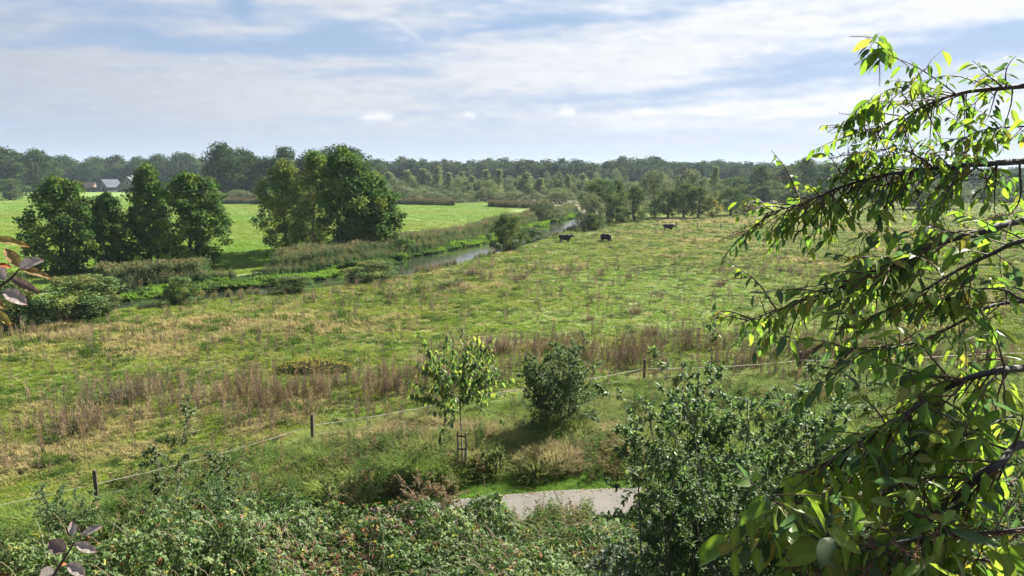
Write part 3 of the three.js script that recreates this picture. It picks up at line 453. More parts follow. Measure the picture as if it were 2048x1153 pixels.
// ------------------------------------------------------------------ cows
function cow(u, v, turn, pose, label) {
  const p = onGround(u, v), o = thing('cow', p, turn), bones = [], J = (x, y, z, r) => [V(x, y, z), r];
  const bone = (a, b) => bones.push([a[0], b[0], a[1], b[1]]);
  // +x is forwards
  const rump = J(-0.74, 1.0, 0, 0.32), hip = J(-0.5, 0.97, 0, 0.38), belly = J(0.0, 0.84, 0, 0.42), chest = J(0.46, 0.86, 0, 0.41), wither = J(0.46, 1.08, 0, 0.29), throat = J(0.72, 0.95, 0, 0.30);
  bone(rump, hip); bone(hip, belly); bone(belly, chest); bone(hip, wither); bone(wither, chest); bone(chest, throat);
  const n1 = pose === 'graze' ? J(0.95, 0.68, 0.12, 0.16) : J(0.95, 1.1, 0.02, 0.22), hd = pose === 'graze' ? J(1.12, 0.42, 0.2, 0.135) : pose === 'low' ? J(1.2, 1.02, 0.04, 0.14) : J(1.2, 1.2, 0.04, 0.145), mz = pose === 'graze' ? J(1.24, 0.16, 0.22, 0.085) : pose === 'low' ? J(1.48, 0.84, 0.05, 0.09) : J(1.5, 1.06, 0.05, 0.09);
  bone(throat, n1); bone(n1, hd); bone(hd, mz);
  for (const s of [-1, 1]) {
    const st = s * 0.06; bone(J(0.5, 0.75, s * 0.17, 0.16), J(0.5 + st, 0.42, s * 0.19, 0.085)); bone(J(0.5 + st, 0.42, s * 0.19, 0.085), J(0.5 + st, 0.06, s * 0.19, 0.065));
    bone(J(-0.68, 0.8, s * 0.16, 0.19), J(-0.6 - st, 0.52, s * 0.19, 0.12)); bone(J(-0.6 - st, 0.52, s * 0.19, 0.10), J(-0.76 - st, 0.38, s * 0.19, 0.075)); bone(J(-0.76 - st, 0.38, s * 0.19, 0.075), J(-0.7 - st, 0.06, s * 0.19, 0.065));
    bone(J(hd[0].x - 0.03, hd[0].y + 0.08, hd[0].z + s * 0.1, 0.05), J(hd[0].x - 0.08, hd[0].y + 0.07, hd[0].z + s * 0.27, 0.03));
  }
  const N = 72, S = 1.75, mc = new MarchingCubes(N, M.hide, false, false, 80000); mc.isolation = 0;
  const q = V(0, 0, 0), half = N / 2;
  for (let z = 0; z < N; z++) for (let y = 0; y < N; y++) for (let x = 0; x < N; x++) {
    q.set((x - half) / half * S, (y - half) / half * S + 0.8, (z - half) / half * S);
    let sum = 0, near = 1e9;
    for (const [a, b, ra, rb] of bones) {
      const dx = b.x - a.x, dy = b.y - a.y, dz = b.z - a.z, t = clamp(((q.x - a.x) * dx + (q.y - a.y) * dy + (q.z - a.z) * dz) / (dx * dx + dy * dy + dz * dz)), d = Math.hypot(q.x - a.x - dx * t, q.y - a.y - dy * t, q.z - a.z - dz * t) - lerp(ra, rb, t);
      near = Math.min(near, d); if (d < 0.4) sum += Math.exp(-d * 26);
    }
    mc.field[x + y * N + z * N * N] = -(sum > 0 ? -Math.log(sum) / 26 : near);
  }
  mc.update();
  const g = new THREE.BufferGeometry(), pos = mc.positionArray.slice(0, mc.count * 3), nor = mc.normalArray.slice(0, mc.count * 3);
  for (let k = 0; k < mc.count; k++) { pos[k * 3] *= S; pos[k * 3 + 1] = pos[k * 3 + 1] * S + 0.8; pos[k * 3 + 2] *= S; const L = Math.hypot(nor[k * 3], nor[k * 3 + 1], nor[k * 3 + 2]) || 1; for (let i = 0; i < 3; i++) nor[k * 3 + i] /= L; }
  g.setAttribute('position', new THREE.BufferAttribute(pos, 3)); g.setAttribute('normal', new THREE.BufferAttribute(nor, 3));
  mesh('body', g, M.hide, o);
  const tail = pose === 'swing' ? [V(-1.0, 1.12, 0), V(-1.2, 1.0, 0.05), V(-1.42, 0.82, 0.1), V(-1.6, 0.72, 0.12)] : [V(-1.0, 1.12, 0), V(-1.1, 0.98, 0), V(-1.12, 0.7, 0.02), V(-1.1, 0.42, 0.02)];
  mesh('tail', new MB().tube(catmull(tail, 8), (t) => 0.035 - 0.02 * t + (t > 0.75 ? 0.04 * Math.sin((t - 0.75) * 4 * Math.PI) : 0), [1, 1, 1], 6).geo(true), M.hide, o);
  return tag(o, label, 'cow');
}
cow(1130, 485, 0.10, 'swing', 'black cow nearest the river, standing with its tail held out');
cow(1212, 484, -0.75, 'graze', 'black cow grazing with lowered head, middle of the three');
cow(1337, 462, 0.05, 'low', 'black cow farthest to the right, walking below the row of small trees');

// ------------------------------------------------------------------ grass, reeds, dead stalks
function tuftGeo(seed, n, h, spread, wid, lean, tipTone = 1.35) {
  const r = rng(seed), b = new MB();
  for (let k = 0; k < n; k++) {
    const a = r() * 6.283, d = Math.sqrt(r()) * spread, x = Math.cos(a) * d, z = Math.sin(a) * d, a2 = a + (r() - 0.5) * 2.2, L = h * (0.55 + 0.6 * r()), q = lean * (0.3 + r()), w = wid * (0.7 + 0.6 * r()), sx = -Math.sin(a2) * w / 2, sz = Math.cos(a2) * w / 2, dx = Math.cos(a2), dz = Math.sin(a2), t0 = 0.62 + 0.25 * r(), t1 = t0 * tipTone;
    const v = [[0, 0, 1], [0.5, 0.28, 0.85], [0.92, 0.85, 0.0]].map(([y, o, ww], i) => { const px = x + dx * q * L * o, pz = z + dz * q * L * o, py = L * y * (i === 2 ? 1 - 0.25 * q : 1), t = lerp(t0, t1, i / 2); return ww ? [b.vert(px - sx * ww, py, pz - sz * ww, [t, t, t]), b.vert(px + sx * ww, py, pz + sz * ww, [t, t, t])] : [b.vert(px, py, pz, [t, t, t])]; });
    b.tri(v[0][0], v[0][1], v[1][1]); b.tri(v[0][0], v[1][1], v[1][0]); b.tri(v[1][0], v[1][1], v[2][0]);
  }
  return b.geo();
}
const jit = (c, r, k = 0.35) => { const q = 1 + (r() - 0.5) * k, w = 1 + (r() - 0.5) * 0.18; return [c[0] * q * w, c[1] * q, c[2] * q]; };
{ // pasture grass
  const r = rng(1001), list = [], N = 190000;
  for (let k = 0; k < N; k++) {
    const d = 19.5 * Math.pow(16, r()), x = (r() * 2 - 1) * (0.76 * d + 3), z = -d; if (z > fenceZ(x) + 0.3) continue;
    const rd = riverDist(x, z); if (rd < 6.2) continue;
    const c0 = pastureColour(x, z), st = strawness(x, z), dim = clamp(d / 55, 0.62, 2.4) * (0.7 + 0.6 * r()), lush = clamp(blot(LUSH, x, z)), tall = lerp(1, 0.5, lush) * (0.75 + 0.7 * sstep(0.45, 0.9, st)) * (0.6 + 0.9 * fbm(x * 0.5 + 30, z * 0.5, 2));
    let c = c0; const dk = fbm(x * 0.9 + 60, z * 1.3, 2); let up = 1; if (r() < 0.14) c = C.straw; else if (r() < 0.1 || (dk > 0.66 && r() < 0.7)) { c = [0.06, 0.11, 0.014]; up = dk > 0.66 ? 1.6 : 1; }
    list.push([V(x, height(x, z, rd) - 0.02, z), Q(r() * 6.28, (r() - 0.5) * 0.25, r() * 3), V(dim, Math.min(dim, 1.15) * tall * 0.8 * up * (1 - 0.45 * sstep(fenceZ(x) - 3, fenceZ(x), z)), dim), jit(c, r)]);
  }
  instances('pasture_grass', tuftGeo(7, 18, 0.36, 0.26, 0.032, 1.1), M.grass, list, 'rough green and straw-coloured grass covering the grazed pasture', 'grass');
}
{ // short sward of the far field
  const r = rng(1002), list = [];
  for (let k = 0; k < 60000; k++) {
    const d = 60 * Math.pow(6.5, r()), x = -r() * 0.8 * d + (r() < 0.4 ? r() * 0.25 * d : 0), z = -d, rd = riverDist(x, z); if (rd > -9 || (d > 165 && x > 0.035 * d)) continue;
    const n = fbm(x * 0.03, z * 0.06, 4), c = mix3(C.field, [0.17, 0.23, 0.014], clamp((n - 0.38) * 2.4)), s = clamp(d / 110, 0.8, 2.6);
    list.push([V(x, height(x, z, rd) - (d > 250 ? (d - 250) * 0.0012 : 0) - 0.02, z), Q(r() * 6.28), V(s * 1.3, 0.32 + 0.3 * r(), s * 1.3), jit(c, r, 0.3)]);
  }
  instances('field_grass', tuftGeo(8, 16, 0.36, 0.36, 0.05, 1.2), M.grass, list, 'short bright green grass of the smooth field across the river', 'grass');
}
{ // verge between path and fence
  const r = rng(1003), list = [], BR = [[1180, 930, 3, 1.6], [960, 870, 2, 1.2], [1230, 870, 2, 1.5], [760, 900, 3, 1.2], [830, 870, 1.6, 0.8]].map(([u, v, a, b]) => [gnd(u, v), a, b, 1]);
  for (let k = 0; k < 60000; k++) {
    const x = -26 + r() * 58, zp = pathZ(x) - 0.82 - 0.2 * Math.sin(x * 3.1) * Math.sin(x * 7.7), zf = fenceZ(x) - 0.6; if (zf > zp) continue; const t = r(), z = lerp(zp, zf, t); if (r() > clamp((zp - zf) / 14 + 0.15)) continue;
    if (fbm(x * 1.1 + 31, z * 1.1, 2) < 0.36 + 0.1 * r() && zp - z > 1.4) continue; const mown = 1 - sstep(0.9, 1.5, zp - z + 0.35 * Math.sin(x * 1.7) - 0.2), br = clamp(blot(BR, x, z) + 1.2 * (fbm(x * 0.6, z * 0.6 + 3, 3) - 0.50) + 0.25 * (r() - 0.5)), hump = 0.25 + 1.7 * fbm(x * 0.8 + 7, z * 0.8, 3) ** 1.3, s = lerp(1.15 + 0.5 * r(), 0.7, mown);
    const c = mown > 0.5 ? [0.10, 0.185, 0.020] : mix3(mix3([0.07, 0.13, 0.022], [0.20, 0.25, 0.05], fbm(x, z, 2) * 0.75 + 0.3 * (r() - 0.5)), [0.24, 0.19, 0.10], br * 0.9);
    list.push([V(x, groundAt(x, z) - 0.02, z), Q(r() * 6.28, (r() - 0.5) * 0.4, r() * 3), V(s, s * lerp(hump * (0.6 + 0.6 * sstep(0.3, 3, z - fenceZ(x)) * (1 - sstep(5.5, 9, zp - z))), 0.42, mown), s), jit(c, r)]);
  }
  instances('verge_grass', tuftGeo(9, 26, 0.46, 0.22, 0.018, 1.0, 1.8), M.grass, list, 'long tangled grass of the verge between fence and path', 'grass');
}
{ // litter on the path
  const r = rng(1010), b = new MB(), list = []; addLeaf(b, V(-0.04, 0, 0), 0.08, 0.045, V(0, 1, 0), V(1, 0, 0), [1, 1, 1]);
  for (let k = 0; k < 900; k++) { const x = -14 + r() * 30, q = r(), z = pathZ(x) - 0.86 + (q < 0.6 ? r() * r() * 0.5 : r() * 1.9); list.push([V(x, 0.088, z), Q(r() * 6.28, (r() - 0.5) * 0.5, r() * 3), V(1, 1, 1).multiplyScalar(0.5 + 0.9 * r()), r() < 0.5 ? [0.30, 0.26, 0.19] : [0.16, 0.10, 0.05]]); }
  instances('fallen_leaves', b.geo(), M.dry, list, 'dry fallen leaves scattered along the edge of the path', 'leaves');
}
{ // dead stalks of last summer's weeds
  const r = rng(1004), b = new MB(), br = [0.80, 0.72, 0.70];
  for (let k = 0; k < 5; k++) {
    const a = r() * 6.28, x = Math.cos(a) * 0.16 * r(), z = Math.sin(a) * 0.16 * r(), h = 0.6 + 0.5 * r(), lx = (r() - 0.5) * 0.12, lz = (r() - 0.5) * 0.12, w = 0.006;
    b.tube([V(x, 0, z), V(x + lx * 0.6, h * 0.6, z + lz * 0.6), V(x + lx, h, z + lz)], [w, w * 0.8, w * 0.5], br, 3, false);
    for (let j = 0; j < 16; j++) { const t = 0.45 + 0.55 * r(), d = dirRand(r); d.y = Math.abs(d.y) * 0.8 + 0.2; d.normalize(); addLeaf(b, V(x + lx * t, h * t, z + lz * t), 0.07 + 0.06 * r(), 0.018, dirRand(r), d, [0.8 + 0.4 * r(), 0.75 + 0.3 * r(), 0.75 + 0.2 * r()]); }
  }
  const g = b.geo(), list = [];
  for (let k = 0; k < 90000 && list.length < 14500; k++) {
    const d = 26 * Math.pow(7, r()), x = (r() * 2 - 1) * 0.76 * d, z = -d; if (z > fenceZ(x) + (x > 0 ? 3.2 : 0.3)) continue;
    const w = 0.42 * blot(STALKS, x, z) * sstep(0.25, 0.75, fbm(x * 0.5, z * 0.5 + 70, 3)) + 0.02; if (r() > w) continue; const rd = riverDist(x, z); if (rd < 6) continue;
    const s = 0.7 + 0.5 * r(), fat = clamp(d / 45, 0.9, 2.2), c = r() < 0.35 ? [0.28, 0.24, 0.14] : [0.145, 0.12, 0.085];
    list.push([V(x, height(x, z, rd) - 0.02, z), Q(r() * 6.28, (r() - 0.5) * 0.3, r() * 3), V(s * fat, s * lerp(1, 0.75, clamp((d - 60) / 80)), s * fat), jit(c, r)]);
  }
  instances('dead_stalks', g, M.dry, list, 'brown dead weed stalks standing in drifts on the pasture', 'weeds');
}
{ // reeds along the far bank and the reed strip beyond the field
  const r = rng(1005), b = new MB();
  for (let k = 0; k < 14; k++) {
    const a = r() * 6.28, d = 0.32 * Math.sqrt(r()), x = Math.cos(a) * d, z = Math.sin(a) * d, h = 1.5 + 0.8 * r(), lx = (r() - 0.5) * 0.3, lz = (r() - 0.5) * 0.3, gcol = [0.9 + 0.2 * r(), 1, 0.95], w = 0.035, s = dirRand(r); s.y = 0; s.normalize().multiplyScalar(w / 2);
    const v0 = b.vert(x - s.x, 0, z - s.z, gcol), v1 = b.vert(x + s.x, 0, z + s.z, gcol), v2 = b.vert(x + lx, h, z + lz, gcol); b.tri(v0, v1, v2);
    for (let j = 0; j < 4; j++) { const t = 0.3 + 0.55 * r(), dd = dirRand(r); dd.y = 0.9; dd.normalize(); addLeaf(b, V(x + lx * t, h * t, z + lz * t), 0.5, 0.04, dirRand(r), dd, gcol); }
    if (r() < 0.3) for (let j = 0; j < 4; j++) { const dd = dirRand(r); dd.y = 1 + r(); dd.normalize(); addLeaf(b, V(x + lx, h * (0.93 + 0.05 * r()), z + lz), 0.26, 0.07, dirRand(r), dd, [1.7 + 0.5 * r(), 1.3, 1.45]); }
  }
  const g = b.geo(), list = [];
  const put = (p, s, c) => list.push([p, Q(r() * 6.28, (r() - 0.5) * 0.15, r() * 3), V(s * 1.1, s, s * 1.1), jit(c, r)]);
  for (let k = 0; k < 40000 && list.length < 9000; k++) {
    const i = 2 + r() * (RIVER.length - 4), A = RIVER[Math.floor(i)], B = RIVER[Math.ceil(i)], t = B.clone().sub(A).normalize(); if (A.z < -235) continue;
    const off = -5.4 - 4.8 * r() * (0.6 + 0.8 * fbm(A.z * 0.06, 8, 2)), x = lerp(A.x, B.x, i % 1) + t.z * -off * -1 * -1, z = lerp(A.z, B.z, i % 1) + t.x * off * 1, rd = riverDist(x, z); if (rd > -5 || rd < -11.5) continue;
    if (fbm(x * 0.14, z * 0.14 + 60, 2) < 0.40 && -z < 120) continue;
    put(V(x, height(x, z, rd) - 0.1, z), (0.45 + 0.4 * r() + 0.5 * fbm(x * 0.2, z * 0.2 + 31, 2)) * (rd > -6.5 ? 0.7 : 1), r() < 0.25 ? [0.12, 0.14, 0.065] : [0.07, 0.12, 0.05]);
  }
  for (let k = 0; k < 2600; k++) { const i = 2 + r() * (RIVER.length - 4), A = RIVER[Math.floor(i)], B = RIVER[Math.ceil(i)], t = B.clone().sub(A).normalize(), off = 5.2 + 1.6 * r(), x = A.x - t.z * off, z = A.z + t.x * off, rd = riverDist(x, z); if (A.z < -180 || rd < 4.6 || fbm(x * 0.2 + 5, z * 0.2, 2) < 0.6) continue; put(V(x, height(x, z, rd) - 0.1, z), 0.2 + 0.3 * r(), [0.10, 0.12, 0.05]); }
  for (let k = 0; k < 5200; k++) { const right = r() < 0.6, u = right ? 765 + r() * 340 : 408 + r() * 160, p = at(u, 350, (right ? 285 : 285) + 14 * r() - (right ? (u - 765) * 0.13 : 0)); p.y = groundAt(p.x, p.z); if (fbm(u / 40, 5, 2) < 0.3) continue; put(p, 0.3 + 0.55 * r() + 0.35 * fbm(u / 25, 2, 2), r() < 0.5 ? [0.075, 0.075, 0.045] : [0.065, 0.085, 0.04]); }
  instances('reeds', g, M.reed, list, 'tall reeds with pale brownish plumes along the far bank', 'reeds');
}
{ // leafy plants floating out from the far bank
  const r = rng(1006), b = new MB();
  for (let k = 0; k < 26; k++) { const a = r() * 6.28, d = 0.4 * Math.sqrt(r()), n = V((r() - 0.5) * 1.2, 1, (r() - 0.5) * 1.2).normalize(), g = dirRand(r); g.addScaledVector(n, -g.dot(n)).normalize(); const q = 0.75 + 0.5 * r(); addLeaf(b, V(Math.cos(a) * d, 0.06 + 0.34 * r(), Math.sin(a) * d), 0.2 + 0.1 * r(), 0.11, n, g, [q, q, q]); }
  const g = b.geo(), list = [];
  for (let k = 0; k < 60000 && list.length < 14000; k++) {
    const i = 1 + r() * (RIVER.length - 3), A = RIVER[Math.floor(i)], B = RIVER[Math.ceil(i)], t = B.clone().sub(A).normalize(); if (A.z < -215) continue;
    const near = sstep(-105, -70, A.z), off = -6 + r() * (2.4 + 2.4 * near + 4 * (fbm(A.z * 0.09, 4, 2) - 0.5)), f = i % 1, x = lerp(A.x, B.x, f) - t.z * off, z = lerp(A.z, B.z, f) + t.x * off, rd = riverDist(x, z); if (rd < -7 || rd > 3.5) continue;
    if (fbm(x * 0.35 + 9, z * 0.35, 2) < 0.33 + 0.12 * r()) continue; const s = 0.6 + 1.1 * r() * fbm(x * 0.6, z * 0.6 + 12, 2) * 1.6; list.push([V(x, Math.max(-0.46, height(x, z, rd) - 0.05), z), Q(r() * 6.28), V(s, s * (0.4 + 1.5 * fbm(x * 0.4, z * 0.4, 2)), s), jit(mix3(C.mat, [0.045, 0.085, 0.022], sstep(0.35, 0.7, fbm(x * 0.3, z * 0.3 + 50, 3))), r, 0.5)]);
  }
  instances('water_plants', g, M.grass, list, 'bright green leafy plants spreading over the water from the far bank', 'plants');
}
// tussocks one can point at
{
  const tg = [tuftGeo(21, 160, 0.7, 0.34, 0.016, 1.0), tuftGeo(22, 130, 0.6, 0.45, 0.018, 1.2)];
  const paint = (g, c, seed) => { const q = g.clone(), a = q.attributes.color, r = rng(seed); for (let i = 0; i < a.count; i++) { const k = 0.8 + 0.4 * r(); a.setXYZ(i, a.getX(i) * c[0] * k, a.getY(i) * c[1] * k, a.getZ(i) * c[2] * k); } return q; };
  const kinds = [paint(tg[0], [0.20, 0.15, 0.09], 1), paint(tg[1], [0.12, 0.088, 0.065], 2), paint(tg[1], [0.04, 0.05, 0.02], 3)];
  [[1270, 630, 1.0, 0, 'fawn round grass tussock standing alone on the short green grass'], [1238, 600, 0.6, 2, 'small dark tussock upslope of the fawn round one'], [1300, 672, 1.2, 0, 'wide fawn tussock below the short green grass'], [1180, 642, 0.7, 0, 'small pale tussock left of the fawn round one'], [1222, 636, 0.5, 2, 'little dark tussock close left of the fawn round one'], [1366, 672, 1.0, 1, 'brownish tussock in front of the right willow shrub'], [945, 552, 1.5, 1, 'brown tussock near the river bank, below the water gap'], [905, 575, 1.4, 1, 'brown tussock below and left of the other bank tussock'], [985, 702, 1.7, 1, 'broad brown tussock just above the staked tree'], [856, 735, 1.3, 0, 'upright fawn tussock left of the staked tree'], [255, 800, 1.1, 1, 'broad brown weed clump at the left of the pasture'], [205, 808, 1.3, 2, 'dark low weed clump beside the broad brown clump'], [1265, 668, 0.5, 2, 'dark small tussock beside the wide fawn tussock'], [1440, 572, 1.2, 0, 'pale tussock on the right of the pasture'], [1040, 560, 1.3, 1, 'brown tussock in the middle of the upper pasture'], [145, 865, 1.2, 1, 'brown weed clump at the lower left of the pasture']].forEach(([u, v, s, k, l], i) => { const o = mesh('grass_tussock', kinds[k], M.dry); o.position.copy(onGround(u, v)); o.rotation.y = i * 1.7; s *= 1.3; o.scale.set(s, s * 0.95, s); tag(o, l, 'tussock'); });
  // dark green patch with small yellow flowers
  const r = rng(61), list = [], o = thing('flower_patch', onGround(628, 744)), b = new MB(), f = new MB();
  for (let k = 0; k < 420; k++) { const a = r() * 6.28, d = Math.sqrt(r()), x = Math.cos(a) * d * 2.2, z = Math.sin(a) * d * 0.9, h = (0.45 + 0.4 * r()) * (1 - 0.5 * d * d), y = groundAt(o.position.x + x, o.position.z + z) - o.position.y; b.tube([V(x, y, z), V(x + (r() - 0.5) * 0.1, y + h, z + (r() - 0.5) * 0.1)], [0.007, 0.004], [0.05, 0.065, 0.025], 3, false); for (let j = 0; j < 9; j++) { const dd = dirRand(r); dd.y = 0.3 + Math.abs(dd.y); dd.normalize(); addLeaf(b, V(x, y + h * (0.15 + 0.8 * r()), z), 0.13, 0.035, dirRand(r), dd, [0.045 * (0.7 + 0.6 * r()), 0.065, 0.02]); } if (r() < 0.7) for (let j = 0; j < 4; j++) addLeaf(f, V(x + (r() - 0.5) * 0.12, y + h * (0.85 + 0.18 * r()), z + (r() - 0.5) * 0.12), 0.05, 0.045, V(0, 1, 0.3).normalize(), dirRand(r).setY(0).normalize(), [0.42, 0.32, 0.03]); }
  mesh('foliage', b.geo(), M.dry, o).userData.kind = 'stuff'; mesh('flowers', f.geo(), M.dry, o).userData.kind = 'stuff'; tag(o, 'dark patch of weeds with small yellow flowers in the pasture', 'weeds');
}

// ------------------------------------------------------------------ real leaves for what stands close
function leafGeo(o) {                                        // foot at the origin, along +x, face up +y; length 1
  const b = new MB(), n = o.n || 7, w = o.w, rows = [];
  for (let k = 0; k <= n; k++) {
    const t = k / n, half = w * 0.5 * Math.pow(Math.sin(Math.PI * Math.pow(t, o.p || 0.85)), o.q || 0.8), bend = -o.bend * t * t, x = t * (1 - 0.12 * o.bend * t), fold = o.fold * half, c = o.col || [1, 1, 1], e = (o.edge || 0) * (t > 0.8 ? (t - 0.8) * 5 : 0), wave = (o.wave || 0) * Math.sin(t * 17);
    const tone = (m) => [lerp(c[0], c[0] * 1.9, e) * m, lerp(c[1], c[1] * 0.8, e) * m, c[2] * m];
    rows.push(half < 0.004 ? [b.vert(x, bend, 0, tone(1))] : [b.vert(x, bend + fold + wave, -half, tone(o.vein && k % 2 ? 0.6 : 0.95)), b.vert(x, bend + fold * 0.42, -half * 0.5, tone(o.vein && k % 2 ? 0.7 : 1)), b.vert(x, bend, 0, tone(1.25)), b.vert(x, bend + fold * 0.42, half * 0.5, tone(o.vein && k % 2 ? 0.7 : 1)), b.vert(x, bend + fold - wave, half, tone(o.vein && k % 2 ? 0.6 : 0.95))]);
  }
  for (let k = 0; k < n; k++) { const A = rows[k], B = rows[k + 1]; if (A.length === 1) for (let j = 0; j < 4; j++) b.tri(A[0], B[j + 1] ?? B[0], B[j] ?? B[0]); else if (B.length === 1) for (let j = 0; j < 4; j++) b.tri(A[j], A[j + 1], B[0]); else for (let j = 0; j < 4; j++) { b.tri(A[j], A[j + 1], B[j + 1]); b.tri(A[j], B[j + 1], B[j]); } }
  return b.geo(true);
}
function frame(d, n) { const x = d.clone().normalize(), y = n.clone().addScaledVector(x, -n.dot(x)); if (y.lengthSq() < 1e-5) y.set(0.3, 0.5, 0.8).addScaledVector(x, -x.dot(V(0.3, 0.5, 0.8))); y.normalize(); const z = x.clone().cross(y); return new THREE.Quaternion().setFromRotationMatrix(new THREE.Matrix4().makeBasis(x, y, z)); }
const tintGeo = (g, c) => { const q = g.clone(), a = q.attributes.color; for (let i = 0; i < a.count; i++) a.setXYZ(i, a.getX(i) * c[0], a.getY(i) * c[1], a.getZ(i) * c[2]); return q; };
// leaves: [position, quaternion, scale, colour number, colour]; the nearest 300 become meshes, the rest one mass
function hangLeaves(parent, leaves, shapes, tints, mat, most = 300) {
  const score = leaves.map((l, k) => { const p = l[0].clone().applyMatrix4(parent.matrixWorld), [u, v, d] = toPix(p); return [(u > -20 && u < 2070 && v > -20 && v < 1175 && d > 0 ? l[2].x / d : l[2].x / Math.max(d, 1) * 0.01), k]; }).sort((a, b) => b[0] - a[0]);
  const geos = tints.map((t) => shapes.map((s) => tintGeo(s, t))), rest = shapes.map(() => []);
  score.forEach(([, k], rank) => {
    const [p, q, s, ti] = leaves[k], si = k % shapes.length;
    if (rank < most) { const m = mesh('leaf', geos[ti][si], mat, parent); m.position.copy(p); m.quaternion.copy(q); m.scale.copy(s); } else rest[0].push([p, q, s, tints[ti]]);
  });
  if (rest[0].length) instances('foliage', shapes[0], mat, rest[0], null, null, parent);
}

{ // brambles over the foot of the slope
  const r = rng(2001), b = new MB();
  const lf = leafGeo({ w: 0.62, n: 5, bend: 0.18, fold: 0.35, p: 0.8, q: 0.75, wave: 0.02 }), P = lf.attributes.position, I = lf.index;
  for (let k = 0; k < 3; k++) { const a = [0, 1.25, -1.25][k], s = k ? 0.8 : 1, f = b.n, ca = Math.cos(a), sa = Math.sin(a); for (let i = 0; i < P.count; i++) { const x = (P.getX(i) + 0.1) * s, z = P.getZ(i) * s; b.vert(x * ca - z * sa, P.getY(i) * s, x * sa + z * ca, [1, 1, 1]); } for (let i = 0; i < I.count; i += 3) b.tri(f + I.getX(i), f + I.getX(i + 1), f + I.getX(i + 2)); }
  const g = b.geo(true), list = [], canes = new MB();
  const cover = (x, z) => { const s = slopeS(x, z); return sstep(0.95, 1.5, s) * (0.65 + 0.8 * fbm(x * 0.45 + 11, z * 0.45, 3)); };
  const open = (x) => sstep(-0.5, 0.4, x) * (1 - sstep(3.0, 4.6, x));
  const top = (x, z) => { const s = slopeS(x, z), o = open(x); return sstep(lerp(1.0, 1.2, o), lerp(1.6, 3.2, o), s) * lerp(1.25 + 0.3 * sstep(-3, -6, x) - 0.5 * sstep(2.5, 6, s), 0.55, o * (1 - sstep(3, 6, s))) * (0.5 + 1.6 * fbm(x * 0.42 + 3, z * 0.42 + 8, 3) + 0.5 * (fbm(x * 1.7, z * 1.7 + 8, 2) - 0.5)) * (x > -11.6 && x < -9.9 && z < -17.5 ? 0.6 : 1) + 0.5 * sstep(7, 10, x) * sstep(1, 1.6, s) * (1 - sstep(3, 5, s)); };
  for (let k = 0; k < 260000 && list.length < 110000; k++) {
    const x = -19 + r() * 41, z = -9.5 - r() * 15; const s = slopeS(x, z); if (s < 1.0 || s > 12.5) continue; if (r() > cover(x, z) * 1.3) continue;
    const t = top(x, z); if (t < 0.12) continue; const e = 0.12, nx = (top(x - e, z) - top(x + e, z)) / (2 * e), nz = (top(x, z - e) - top(x, z + e)) / (2 * e);
    const depth = r() * r(), y = height(x, z) + t * (1 - 0.75 * depth) + (r() - 0.5) * 0.16, n = V(nx * 0.7 + (r() - 0.5) * 1.2, 1, nz * 0.7 + (r() - 0.5) * 1.2 + 0.15).normalize(), d = V(r() - 0.5, (r() - 0.5) * 0.4 - 0.25, r() - 0.5).normalize(), sc = 0.07 + 0.075 * r();
    const rus = fbm(x * 0.5 + 20, z * 0.5 + 2, 3), pale = fbm(x * 0.8, z * 0.8 + 90, 2), q = r();
    const c = q < 0.006 ? [0.30, 0.10, 0.03] : q < 0.06 ? [0.22, 0.22, 0.035] : q < 0.07 + 0.3 * sstep(0.62, 0.74, rus) ? [0.16, 0.085, 0.05] : mix3([0.038, 0.082, 0.020], [0.11, 0.17, 0.040], clamp(pale * 1.3 - 0.15 + 0.35 * (r() - 0.5)));
    list.push([V(x, y, z), frame(d, n), V(sc, sc, sc), jit(c, r, 0.5)]);
  }
  tag(instances('brambles', g, M.gloss, list), 'tangle of bramble leaves over the slope in the foreground', 'brambles');
  for (let k = 0; k < 620; k++) { const x = -17 + r() * 36, z = pathZ(x) + 2 + r() * 8, y = height(x, z), a = r() * 6.28, L = 0.6 + 1.1 * r(), h = top(x, z) + 0.15 + 0.4 * r(); canes.tube(catmull([V(x, y, z), V(x + Math.cos(a) * L * 0.35, y + h * 0.85, z + Math.sin(a) * L * 0.35), V(x + Math.cos(a) * L * 0.75, y + h, z + Math.sin(a) * L * 0.75), V(x + Math.cos(a) * L * 1.15, y + h * 0.72, z + Math.sin(a) * L * 1.15)], 8), (t) => 0.008 - 0.005 * t, r() < 0.5 ? [0.13, 0.07, 0.05] : [0.12, 0.11, 0.06], 4, false); }
  tag(mesh('bramble_canes', canes.geo(true), M.smoothBark), 'arching reddish bramble canes among the leaves of the slope', 'brambles', null, 'stuff');
  // tall herbs through the brambles and along the fence foot
  const herb = new MB(), rr = rng(77);
  for (let k = 0; k < 4; k++) { const a = rr() * 6.28, x = Math.cos(a) * 0.12, z = Math.sin(a) * 0.12, h = 0.6 + 0.4 * rr(), lx = (rr() - 0.5) * 0.3, lz = (rr() - 0.5) * 0.3; herb.tube([V(x, 0, z), V(x + lx, h, z + lz)], [0.005, 0.002], [0.9, 0.9, 0.6], 3, false); for (let j = 0; j < 22; j++) { const t = 0.15 + 0.85 * rr(), dd = dirRand(rr); dd.y = 0.25; dd.normalize(); const q = 0.75 + 0.6 * rr(); addLeaf(herb, V(x + lx * t, h * t, z + lz * t), 0.07 + 0.05 * rr(), 0.035, dirRand(rr).add(V(0, 1, 0)).normalize(), dd, [q, q, q]); } }
  const hl = [];
